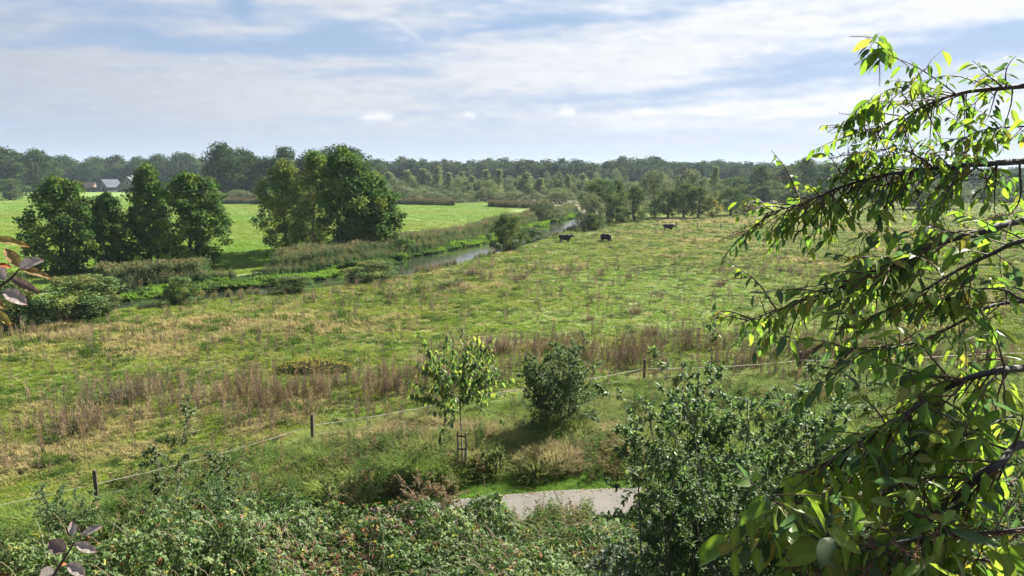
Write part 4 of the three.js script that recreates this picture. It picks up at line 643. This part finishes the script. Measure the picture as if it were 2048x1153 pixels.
  for (let k = 0; k < 17000; k++) { const x = -21 + rr() * 42, z = pathZ(x) + (rr() < 0.45 ? -1.4 - rr() * (x > 1 ? 11 : 5.5) : 1.3 + rr() * 6); if (z < fenceZ(x) - 1.5) continue; if (fbm(x * 0.6 + 50, z * 0.6, 2) < (x < -3 ? 0.42 : 0.55)) continue; const s = 0.6 + 0.6 * rr(); hl.push([V(x, groundAt(x, z), z), Q(rr() * 6.28, (rr() - 0.5) * 0.5, rr() * 3), V(s, s, s), jit(rr() < 0.2 ? [0.20, 0.15, 0.08] : rr() < 0.3 ? [0.14, 0.17, 0.05] : [0.07, 0.13, 0.03], rr, 0.5)]); }
  instances('herbs', herb.geo(), M.grass, hl, 'leafy green herbs growing between the fence and the brambles', 'plants');
}

// a shrub or small tree with stems, twigs and leaves that can be seen one by one
function leafyPlant(name, p, o, label, category) {
  const r = rng(o.seed), g = thing(name, p), wood = new MB(), leaves = []; g.updateMatrixWorld(true);
  const ends = [];
  const grow = (a, dir, len, rad, level) => {
    const n = 6, pts = [a.clone()], d = dir.clone().normalize(); let q = a.clone();
    for (let k = 1; k <= n; k++) { d.add(dirRand(r).multiplyScalar(o.wander || 0.16)); d.y += (level ? o.up2 ?? 0.02 : o.up ?? 0.08); d.normalize(); q = q.clone().addScaledVector(d, len / n); pts.push(q); }
    wood.tube(pts, (t) => rad * (1 - 0.75 * t), o.bark, level ? 4 : 6, false);
    if (level < o.levels) { const m = level === 0 ? o.kids : o.kids2 || 5; for (let k = 0; k < m; k++) { const t = (level ? 0.15 : o.from ?? 0.12) + (0.98 - (level ? 0.15 : o.from ?? 0.12)) * (k + r()) / m, i = Math.min(n - 1, Math.floor(t * n)), b = pts[i].clone().lerp(pts[i + 1], t * n - i), dd = pts[i + 1].clone().sub(pts[i]).normalize().multiplyScalar(0.7).add(dirRand(r).multiplyScalar(o.split || 0.9)); if (o.flat) dd.y *= o.flat; grow(b, dd, len * (o.ratio || 0.5) * (1.15 - 0.55 * t) * (0.7 + 0.6 * r()), rad * 0.5 * (1 - 0.5 * t), level + 1); } }
    if (level >= o.leafLevel) for (let k = 0; k < o.perTwig; k++) { const t = 0.2 + 0.8 * (k + r()) / o.perTwig, i = Math.min(n - 1, Math.floor(t * n)), b = pts[i].clone().lerp(pts[i + 1], clamp(t * n - i)), dd = pts[i + 1].clone().sub(pts[i]).normalize().multiplyScalar(0.4).add(dirRand(r)); dd.y -= o.hang || 0; const nn = V((r() - 0.5) * 1.4, 1, (r() - 0.5) * 1.4), s = o.leaf * (0.65 + 0.65 * r()); leaves.push([b, frame(dd, nn), V(s, s, s), Math.floor(r() * o.tints.length)]); }
  };
  for (let k = 0; k < o.stems; k++) { const a = k / o.stems * 6.28 + r(), sp = o.spread * (0.4 + 0.7 * r()); grow(V(Math.cos(a) * o.foot * (o.stems > 20 ? Math.sqrt(r()) * 1.3 : 1), -0.1, Math.sin(a) * o.foot), V(Math.cos(a) * sp, 1, Math.sin(a) * sp), o.h * (o.stems > 1 ? 0.7 + 0.35 * r() : 1), o.rad, 0); }
  mesh(o.stems > 1 ? 'stems' : 'trunk', wood.geo(true), M.smoothBark, g); hangLeaves(g, leaves, o.shapes, o.tints, o.mat || M.gloss, o.most ?? 300);
  return tag(g, label, category);
}
const ovalLeaf = [leafGeo({ w: 0.5, n: 5, bend: 0.2, fold: 0.3 }), leafGeo({ w: 0.44, n: 5, bend: 0.45, fold: 0.2 }), leafGeo({ w: 0.55, n: 5, bend: 0.05, fold: 0.45 })];
const narrow = [leafGeo({ w: 0.38, n: 5, bend: 0.15, fold: 0.25 }), leafGeo({ w: 0.34, n: 5, bend: 0.4, fold: 0.2 })];
const droopLeaf = [leafGeo({ w: 0.42, n: 5, bend: 0.35, fold: 0.35 }), leafGeo({ w: 0.38, n: 5, bend: 0.6, fold: 0.3 })];
{
  const p = onGround(1122, 866);
  leafyPlant('shrub', p, { seed: 501, stems: 9, foot: 0.35, spread: 0.5, h: 3.9, rad: 0.035, levels: 2, kids: 12, kids2: 6, ratio: 0.40, split: 1.0, leafLevel: 1, perTwig: 32, leaf: 0.095, bark: [0.06, 0.05, 0.04], shapes: ovalLeaf, tints: [[0.055, 0.10, 0.028], [0.08, 0.14, 0.033], [0.11, 0.17, 0.04], [0.042, 0.08, 0.03]], from: 0.05 }, 'dense dark green shrub with upright shoots standing behind the path', 'shrub');
  // big shrub, right foreground
  const q = at(1535, 350, 9.6); q.y = groundAt(q.x, q.z);
  leafyPlant('shrub', q, { seed: 512, stems: 38, foot: 1.0, spread: 0.13, wander: 0.09, h: 4.5, rad: 0.017, levels: 2, kids: 18, kids2: 4, ratio: 0.22, split: 1.0, leafLevel: 1, perTwig: 24, leaf: 0.074, bark: [0.06, 0.055, 0.045], shapes: narrow.concat(ovalLeaf[1]), tints: [[0.06, 0.112, 0.032], [0.085, 0.15, 0.036], [0.125, 0.195, 0.04], [0.05, 0.088, 0.038]], from: 0.08 }, 'large grey-green shrub behind the cherry twigs in the right foreground', 'shrub');
  const q2 = at(1350, 350, 11.5); q2.y = groundAt(q2.x, q2.z);
  leafyPlant('shrub', q2, { seed: 523, stems: 12, foot: 0.4, spread: 0.6, h: 1.9, rad: 0.018, levels: 2, kids: 10, kids2: 5, ratio: 0.4, split: 0.9, leafLevel: 1, perTwig: 24, leaf: 0.085, bark: [0.08, 0.07, 0.055], shapes: narrow, tints: [[0.06, 0.085, 0.055], [0.08, 0.11, 0.065], [0.05, 0.075, 0.045]], from: 0.05 }, 'low silvery shrub at the bottom, left of the large grey-green shrub', 'shrub');
  for (const [u, d, h, seed, l] of [[296, 22.0, 4.0, 531, 'taller thin young tree rising through the brambles at the left'], [262, 21.6, 3.1, 532, 'shorter thin young tree just left of the taller one'], [410, 22.6, 2.5, 533, 'low thin young tree right of the taller one at the left']]) { const w = at(u, 350, d); w.y = groundAt(w.x, w.z); leafyPlant('young_tree', w, { seed, stems: 1, foot: 0, spread: 0.06, h, rad: 0.022, levels: 2, kids: 17, kids2: 4, ratio: 0.22, split: 1.0, leafLevel: 1, perTwig: 13, leaf: 0.095, bark: [0.16, 0.15, 0.13], shapes: ovalLeaf, tints: [[0.06, 0.11, 0.03], [0.09, 0.14, 0.04], [0.12, 0.15, 0.05]], from: 0.2, most: 200 }, l, 'tree'); }
  for (const [u, v, h, seed, tn, l] of [[440, 1010, 2.3, 541, 0, 'leafy shrub behind the brambles, right of the thin young trees'], [700, 985, 1.7, 542, 1, 'low spreading shrub in the brambles below the left fence post'], [860, 1000, 1.8, 543, 2, 'reddish-brown shrub in the brambles left of the path'], [985, 893, 0.9, 544, 1, 'small shrub at the foot of the staked tree'], [130, 1030, 1.9, 545, 0, 'leafy shrub below the rope at the lower left']]) { const w = onGround(u, v + 60); leafyPlant('shrub', w, { seed, stems: 7, foot: 0.2, spread: 0.5, h, rad: 0.014, levels: 2, kids: 8, kids2: 4, ratio: 0.4, split: 1.0, leafLevel: 1, perTwig: 14, leaf: 0.075, bark: [0.10, 0.07, 0.055], shapes: ovalLeaf, tints: [[[0.06, 0.12, 0.03], [0.09, 0.155, 0.04], [0.05, 0.09, 0.03]], [[0.08, 0.14, 0.035], [0.13, 0.18, 0.045], [0.20, 0.19, 0.05]], [[0.16, 0.09, 0.05], [0.10, 0.13, 0.04], [0.20, 0.12, 0.06]]][tn], most: 120 }, l, 'shrub'); }
  // staked young tree
  const t = onGround(926, 958);
  leafyPlant('young_tree', t, { seed: 547, stems: 1, foot: 0, spread: 0.02, h: 2.9, rad: 0.05, up: 0.15, wander: 0.05, levels: 2, kids: 10, kids2: 8, ratio: 0.9, split: 0.9, up2: 0.03, leafLevel: 1, perTwig: 26, leaf: 0.205, hang: 1.3, bark: [0.16, 0.12, 0.09], shapes: droopLeaf, tints: [[0.07, 0.13, 0.028], [0.12, 0.19, 0.03], [0.19, 0.23, 0.035], [0.05, 0.095, 0.028]], from: 0.86, mat: M.cherry }, 'staked young tree with drooping leaves at the edge of the path', 'tree');
  const s = thing('tree_support', t.clone().add(V(0, 0, 0.1))); tag(s, 'two wooden stakes with black rubber straps holding the young tree', 'tree stake');
  for (const [x, z] of [[-0.17, 0.02], [0.13, 0.05]]) { const b = new MB().tube([V(x, -0.2, z), V(x, 1.72, z), V(x, 1.75, z)], [0.042, 0.04, 0.034], [0.24, 0.2, 0.15], 9); mesh('stake', b.geo(true), M.wood, s); }
  for (const y of [1.62, 1.14]) { const b = new MB(); for (const [x, h] of [[-0.085, 0.19], [0.065, 0.16]]) b.box(x, y, 0.03 + (x < 0 ? 0.055 : 0.075), h, 0.06, 0.012, [1, 1, 1], x < 0 ? 0.25 : -0.25); mesh('strap', b.geo(), M.rubber, s); }
}

// ------------------------------------------------------------------ the cherry tree leaning in from the right
{
  const r = rng(4242), foot = V(3.9, groundAt(3.9, -2.2), -2.2), g = thing('cherry_tree', foot), L = (p) => p.clone().sub(foot), leaves = [], bark = [0.034, 0.029, 0.027], twigC = [0.07, 0.035, 0.026];
  g.updateMatrixWorld(true);
  const trunk = catmull([V(3.9, foot.y - 0.2, -2.2), V(3.85, foot.y + 1.0, -2.25), V(3.75, foot.y + 2.2, -2.35), V(3.7, foot.y + 3.6, -2.6)], 14);
  mesh('trunk', new MB().tube(trunk.map(L), (t) => 0.12 - 0.06 * t, bark, 12).geo(true), M.bark, g);
  const shapes = [leafGeo({ w: 0.36, n: 7, bend: 0.28, fold: 0.35, p: 0.9, wave: 0.012 }), leafGeo({ w: 0.32, n: 7, bend: 0.5, fold: 0.25, p: 0.9, wave: 0.02 }), leafGeo({ w: 0.40, n: 7, bend: 0.12, fold: 0.5, p: 0.88, wave: 0.012 }), leafGeo({ w: 0.34, n: 7, bend: 0.8, fold: 0.3, p: 0.9, wave: 0.01 }), leafGeo({ w: 0.36, n: 7, bend: 0.4, fold: 0.6, p: 0.85, wave: 0.03, edge: 0.9 }), leafGeo({ w: 0.38, n: 7, bend: -0.15, fold: 0.3, p: 0.9, wave: 0.025 })];
  const tints = [[0.085, 0.17, 0.020], [0.12, 0.215, 0.020], [0.165, 0.26, 0.022], [0.05, 0.10, 0.030], [0.21, 0.205, 0.03], [0.17, 0.24, 0.024]];
  // limbs as seen: [row of points (u, v)], depth at the right edge, depth at the tip, radius at the frame's edge, twigs
  const limbs = [
    [[[2048, 172], [1990, 178], [1935, 184], [1890, 196], [1845, 214], [1800, 236], [1755, 255], [1712, 268]], 3.3, 3.7, 0.017, 16, 0.26],
    [[[1915, 190], [1872, 158], [1830, 132], [1790, 116], [1752, 104], [1738, 92]], 3.35, 3.6, 0.006, 3, 0.12],
    [[[1880, 200], [1830, 178], [1790, 176], [1750, 196], [1720, 216], [1702, 240]], 3.4, 3.6, 0.006, 4, 0.14],
    [[[2048, 323], [1985, 327], [1930, 331], [1868, 336], [1800, 345], [1745, 356], [1690, 372], [1640, 392], [1590, 412], [1520, 430]], 2.9, 3.2, 0.018, 26, 0.24],
    [[[1868, 336], [1835, 312], [1795, 298], [1750, 301], [1712, 308], [1690, 322]], 2.95, 3.1, 0.007, 7, 0.18],
    [[[2048, 442], [1965, 464], [1890, 484], [1830, 509], [1782, 530], [1740, 547], [1690, 572], [1620, 598], [1550, 622], [1470, 652]], 2.5, 2.8, 0.017, 26, 0.24],
    [[[2048, 482], [1985, 508], [1930, 534], [1880, 562], [1830, 592], [1770, 622], [1700, 650]], 2.3, 2.6, 0.012, 14, 0.22],
    [[[2048, 604], [1985, 612], [1930, 640], [1868, 672], [1810, 690], [1740, 700], [1660, 690]], 2.5, 2.5, 0.011, 16, 0.24],
    [[[2048, 600], [2015, 582], [1965, 578], [1920, 585], [1880, 602]], 2.3, 2.4, 0.008, 5, 0.14],
    [[[2048, 737], [1998, 742], [1940, 756], [1882, 785], [1830, 816], [1782, 850], [1735, 876], [1690, 900], [1640, 950]], 2.1, 2.2, 0.0165, 26, 0.22],
    [[[2048, 888], [2000, 928], [1950, 962], [1892, 1010], [1850, 1048], [1828, 1066], [1770, 1090], [1690, 1105]], 1.95, 1.9, 0.017, 26, 0.22],
    [[[2048, 970], [1975, 968], [1895, 968], [1815, 976], [1740, 1000]], 2.4, 2.3, 0.012, 14, 0.22],
    [[[2048, 1060], [1960, 1068], [1880, 1072], [1800, 1085], [1700, 1110], [1600, 1125]], 1.75, 1.8, 0.010, 22, 0.18],
    [[[2060, 1180], [1960, 1160], [1850, 1150], [1740, 1110], [1640, 1060], [1560, 1010], [1520, 985]], 1.9, 1.9, 0.009, 20, 0.18],
    [[[2048, 830], [1980, 850], [1910, 880], [1840, 900], [1760, 940]], 2.15, 2.0, 0.009, 14, 0.2],
    [[[2048, 1130], [1960, 1120], [1880, 1110], [1790, 1130], [1700, 1150]], 1.9, 1.9, 0.009, 14, 0.2],
    [[[2080, 250], [2010, 255], [1960, 262], [1910, 290]], 3.0, 3.1, 0.008, 8, 0.2],
    [[[1790, 345], [1770, 420], [1742, 490], [1715, 545], [1700, 590]], 2.95, 2.9, 0.006, 8, 0.16],
    [[[1920, 331], [1890, 400], [1862, 450], [1840, 500]], 2.9, 2.7, 0.006, 6, 0.15],
    [[[2040, 325], [2040, 400], [2020, 430], [1960, 460]], 2.8, 2.7, 0.007, 6, 0.14],
    [[[1700, 1153], [1640, 1080], [1560, 1060], [1500, 1075]], 1.9, 2.0, 0.006, 6, 0.16],
  ];
  const racemes = [];
  const leafAt = (p, tan, side, size, hang = 0.45) => {
    if (r() < 0.3) size *= 0.62;
    const d = tan.clone().multiplyScalar(0.45).addScaledVector(side, 0.7).add(dirRand(r).multiplyScalar(0.35)); d.y -= hang * (0.5 + 0.6 * r());
    const n = V(0, 1, 0).addScaledVector(d.clone().setY(0), 0.8).add(dirRand(r).multiplyScalar(0.95)), s = size * (0.6 + 0.6 * r()), k = r();
    leaves.push([L(p).addScaledVector(side, 0.008), frame(d, n), V(s, s, s * (0.85 + 0.3 * r())), k < 0.06 ? 4 : k < (size > 0.08 ? 0.42 : 0.24) ? 5 : Math.floor(r() * 4)]);
  };
  const twigBetween = (wood, a, d0, len, rad, size, hangs, everyM = 0.36 * size) => {
    const n = 7, pts = [a.clone()], d = d0.clone().normalize(); let q = a.clone();
    for (let k = 1; k <= n; k++) { d.add(dirRand(r).multiplyScalar(0.14)); d.y -= 0.05; d.normalize(); q = q.clone().addScaledVector(d, len / n); pts.push(q); }
    wood.tube(pts.map(L), (t) => rad * (1 - 0.7 * t), twigC, 5, false);
    const m = Math.max(3, Math.round(len / everyM)); let flip = 1;
    for (let k = 0; k < m; k++) { const t = 0.15 + 0.85 * (k + 0.5) / m, i = Math.min(n - 1, Math.floor(t * n)), b = pts[i].clone().lerp(pts[i + 1], clamp(t * n - i)), tan = pts[i + 1].clone().sub(pts[i]).normalize(), side = tan.clone().cross(V(0, 1, 0)).normalize().multiplyScalar(flip); if (r() < 0.88) leafAt(b, tan, side, size, hangs); flip = -flip; }
    if (r() < 0.62) racemes.push([pts[1 + Math.floor(r() * 4)].clone(), V(d0.x * 0.5 + (r() - 0.7) * 1.2, (r() - 0.55) * 0.9, r() - 0.5).normalize(), 0.09 + 0.07 * r()]);
  };
  limbs.forEach(([uv, d0, d1, rad, twigs, tl]) => {
    const n = uv.length, ctrl = uv.map(([u, v], k) => at(u, v, lerp(d0, d1, k / (n - 1)) + 0.06 * Math.sin(k * 2.1 + uv[0][1])));
    const fromTrunk = uv[0][0] >= 2040 && rad > 0.0079;
    if (fromTrunk) { const first = ctrl[0], k = clamp((first.y - foot.y) / 3.4, 0.12, 0.95), tp = trunk[Math.round(k * 14)]; ctrl.unshift(first.clone().lerp(tp, 0.5).add(V(0, 0.05, 0))); ctrl.unshift(tp.clone()); }
    const pts = catmull(ctrl, 44), wood = new MB(), lead = fromTrunk ? 0.3 : 0;
    wood.tube(pts.map(L), (t) => 0.6 * rad * (t < lead ? 1 + (lead - t) * 1.6 : 1 - 0.86 * (t - lead) / (1 - lead)) * (1 + 0.06 * Math.sin(t * 90)), bark, 9);
    const part = mesh('branch', wood.geo(true), M.smoothBark, g), tw = new MB(), size = d0 < 2.2 ? 0.09 : d0 < 2.7 ? 0.07 : 0.062, hangs = rad < 0.0065 && uv[0][1] < 210 ? 1.2 : 0.45, big = hangs > 1 ? 1.5 : 1;
    twigs = Math.round(twigs * (d0 > 2.2 ? (d0 < 2.85 ? 1.6 : 2.7) : 1.7)); for (let k = 0; k < twigs; k++) {
      const t = lead + (1 - lead) * ((fromTrunk ? -0.08 : 0.04) + (fromTrunk ? 1.06 : 0.94) * (k + r()) / twigs), i = Math.min(43, Math.floor(t * 44)), a = pts[i].clone().lerp(pts[i + 1], t * 44 - i), tan = pts[i + 1].clone().sub(pts[i]).normalize(), dd = tan.clone().multiplyScalar(0.75).add(dirRand(r).multiplyScalar(0.85)); dd.y -= 0.12; dd.z *= 0.8;
      twigBetween(tw, a, dd, tl * (0.5 + 0.8 * r()), Math.max(0.0016, rad * 0.22), size * big, hangs);
    }
    let flip = 1; for (let t = 0.62; t < 1; t += 0.028) { const i = Math.min(43, Math.floor(t * 44)), tan = pts[i + 1].clone().sub(pts[i]).normalize(), side = tan.clone().cross(V(0, 1, 0)).normalize().multiplyScalar(flip); leafAt(pts[i], tan, side, size * big * 1.05, 1.1); flip = -flip; }
    if (tw.n) mesh('twigs', tw.geo(true), M.smoothBark, part).userData.kind = 'stuff';
  });
  // bare fruit stalks, red-brown
  const rg = new MB(), rr = rng(9); rg.tube([V(0, 0, 0), V(0.5, -0.04, 0.02), V(1, -0.14, 0)], [0.016, 0.012, 0.006], [0.13, 0.042, 0.026], 5, false);
  for (let k = 0; k < 22; k++) { const t = 0.18 + 0.8 * k / 22, a = k * 2.4, x = t, y = -0.14 * t * t, e = V(x + 0.03, y + Math.cos(a) * 0.06, Math.sin(a) * 0.06); rg.tube([V(x, y, 0), e], [0.007, 0.006], [0.14, 0.046, 0.028], 3, false); rg.tube([e, e.clone().add(V(0.012, 0, 0))], [0.013, 0.006], [0.16, 0.07, 0.045], 4); }
  const rgeo = rg.geo(true); racemes.slice(0, 260).forEach(([p, d, s]) => { const m = mesh('fruit_stalk', rgeo, M.smoothBark, g); m.position.copy(L(p)); m.quaternion.copy(frame(d, V(0, 1, 0))); m.scale.setScalar(s); });
  hangLeaves(g, leaves, shapes, tints, M.cherry, 300);
  console.log('cherry leaves', leaves.length, 'racemes', racemes.length);
  tag(g, 'cherry tree reaching in from the right with backlit green leaves and reddish fruit stalks', 'tree');
}

// ------------------------------------------------------------------ russet shoots at the left edge
function shoot(root, stemUV, depth, leafList, label) {
  const p = V(root[0], groundAt(root[0], root[1]) - 0.05, root[1]), g = thing('leafy_shoot', p), L = (q) => q.clone().sub(p), top = stemUV.map(([u, v]) => at(u, v, depth));
  const pts = catmull([p.clone(), p.clone().lerp(top[0], 0.55).add(V(0.03, 0.1, 0.02)), ...top], 24); mesh('stem', new MB().tube(pts.map(L), (t) => 0.006 - 0.0042 * t, [0.06, 0.035, 0.03], 7).geo(true), M.smoothBark, g);
  const tints = { p: [0.25, 0.215, 0.205], o: [0.20, 0.145, 0.06], d: [0.12, 0.09, 0.08], y: [0.22, 0.18, 0.05], r: [0.28, 0.08, 0.03] };
  for (const [u, v, u2, v2, w, c, roll] of leafList) {
    const a = at(u, v, depth), b = at(u2, v2, depth + 0.012), len = a.distanceTo(b), geo = tintGeo(leafGeo({ w: w, n: 12, vein: 1, edge: 0.6, bend: 0.25, fold: 0.4, p: 0.85, wave: 0.02 }), tints[c]), m = mesh('leaf', geo, M.russet, g);
    m.position.copy(L(a)); m.quaternion.copy(frame(b.clone().sub(a), V(Math.sin(roll), Math.cos(roll) * 0.75, 0.7))); m.scale.setScalar(len);
  }
  return tag(g, label, 'shoot');
}
shoot([-1.55, -1.2], [[-60, 620], [0, 572], [22, 556], [38, 538]], 1.7, [[38, 538, 82, 514, 0.62, 'p', 0.2], [38, 538, 102, 550, 0.3, 'o', -0.3], [38, 536, 6, 490, 0.42, 'o', 0.4], [10, 560, -24, 520, 0.55, 'p', 0.1], [20, 556, 78, 584, 0.30, 'd', -0.5], [4, 582, 56, 606, 0.58, 'p', 0.0], [-24, 478, 56, 484, 0.26, 'y', 0.4], [-10, 620, 24, 654, 0.36, 'y', 0.2], [-16, 600, 10, 616, 0.7, 'o', 0.0], [-8, 530, 24, 532, 0.4, 'r', 0.3]], 'dark shoot with curled purplish and orange leaves at the left edge of the view');
shoot([-0.95, -0.95], [[88, 1200], [108, 1150], [128, 1118], [150, 1082]], 1.5, [[146, 1072, 142, 1042, 0.55, 'p', 0.3], [164, 1070, 202, 1050, 0.42, 'p', 0.2], [148, 1088, 196, 1104, 0.42, 'p', -0.2], [130, 1106, 92, 1078, 0.6, 'd', 0.2], [132, 1128, 174, 1152, 0.5, 'p', 0.1], [120, 1132, 134, 1126, 0.6, 'r', 0.2], [112, 1146, 60, 1158, 0.5, 'p', 0.3]], 'dark shoot with wilted purplish leaves at the bottom left corner');

scene.updateMatrixWorld(true);
renderer.render(scene, camera);
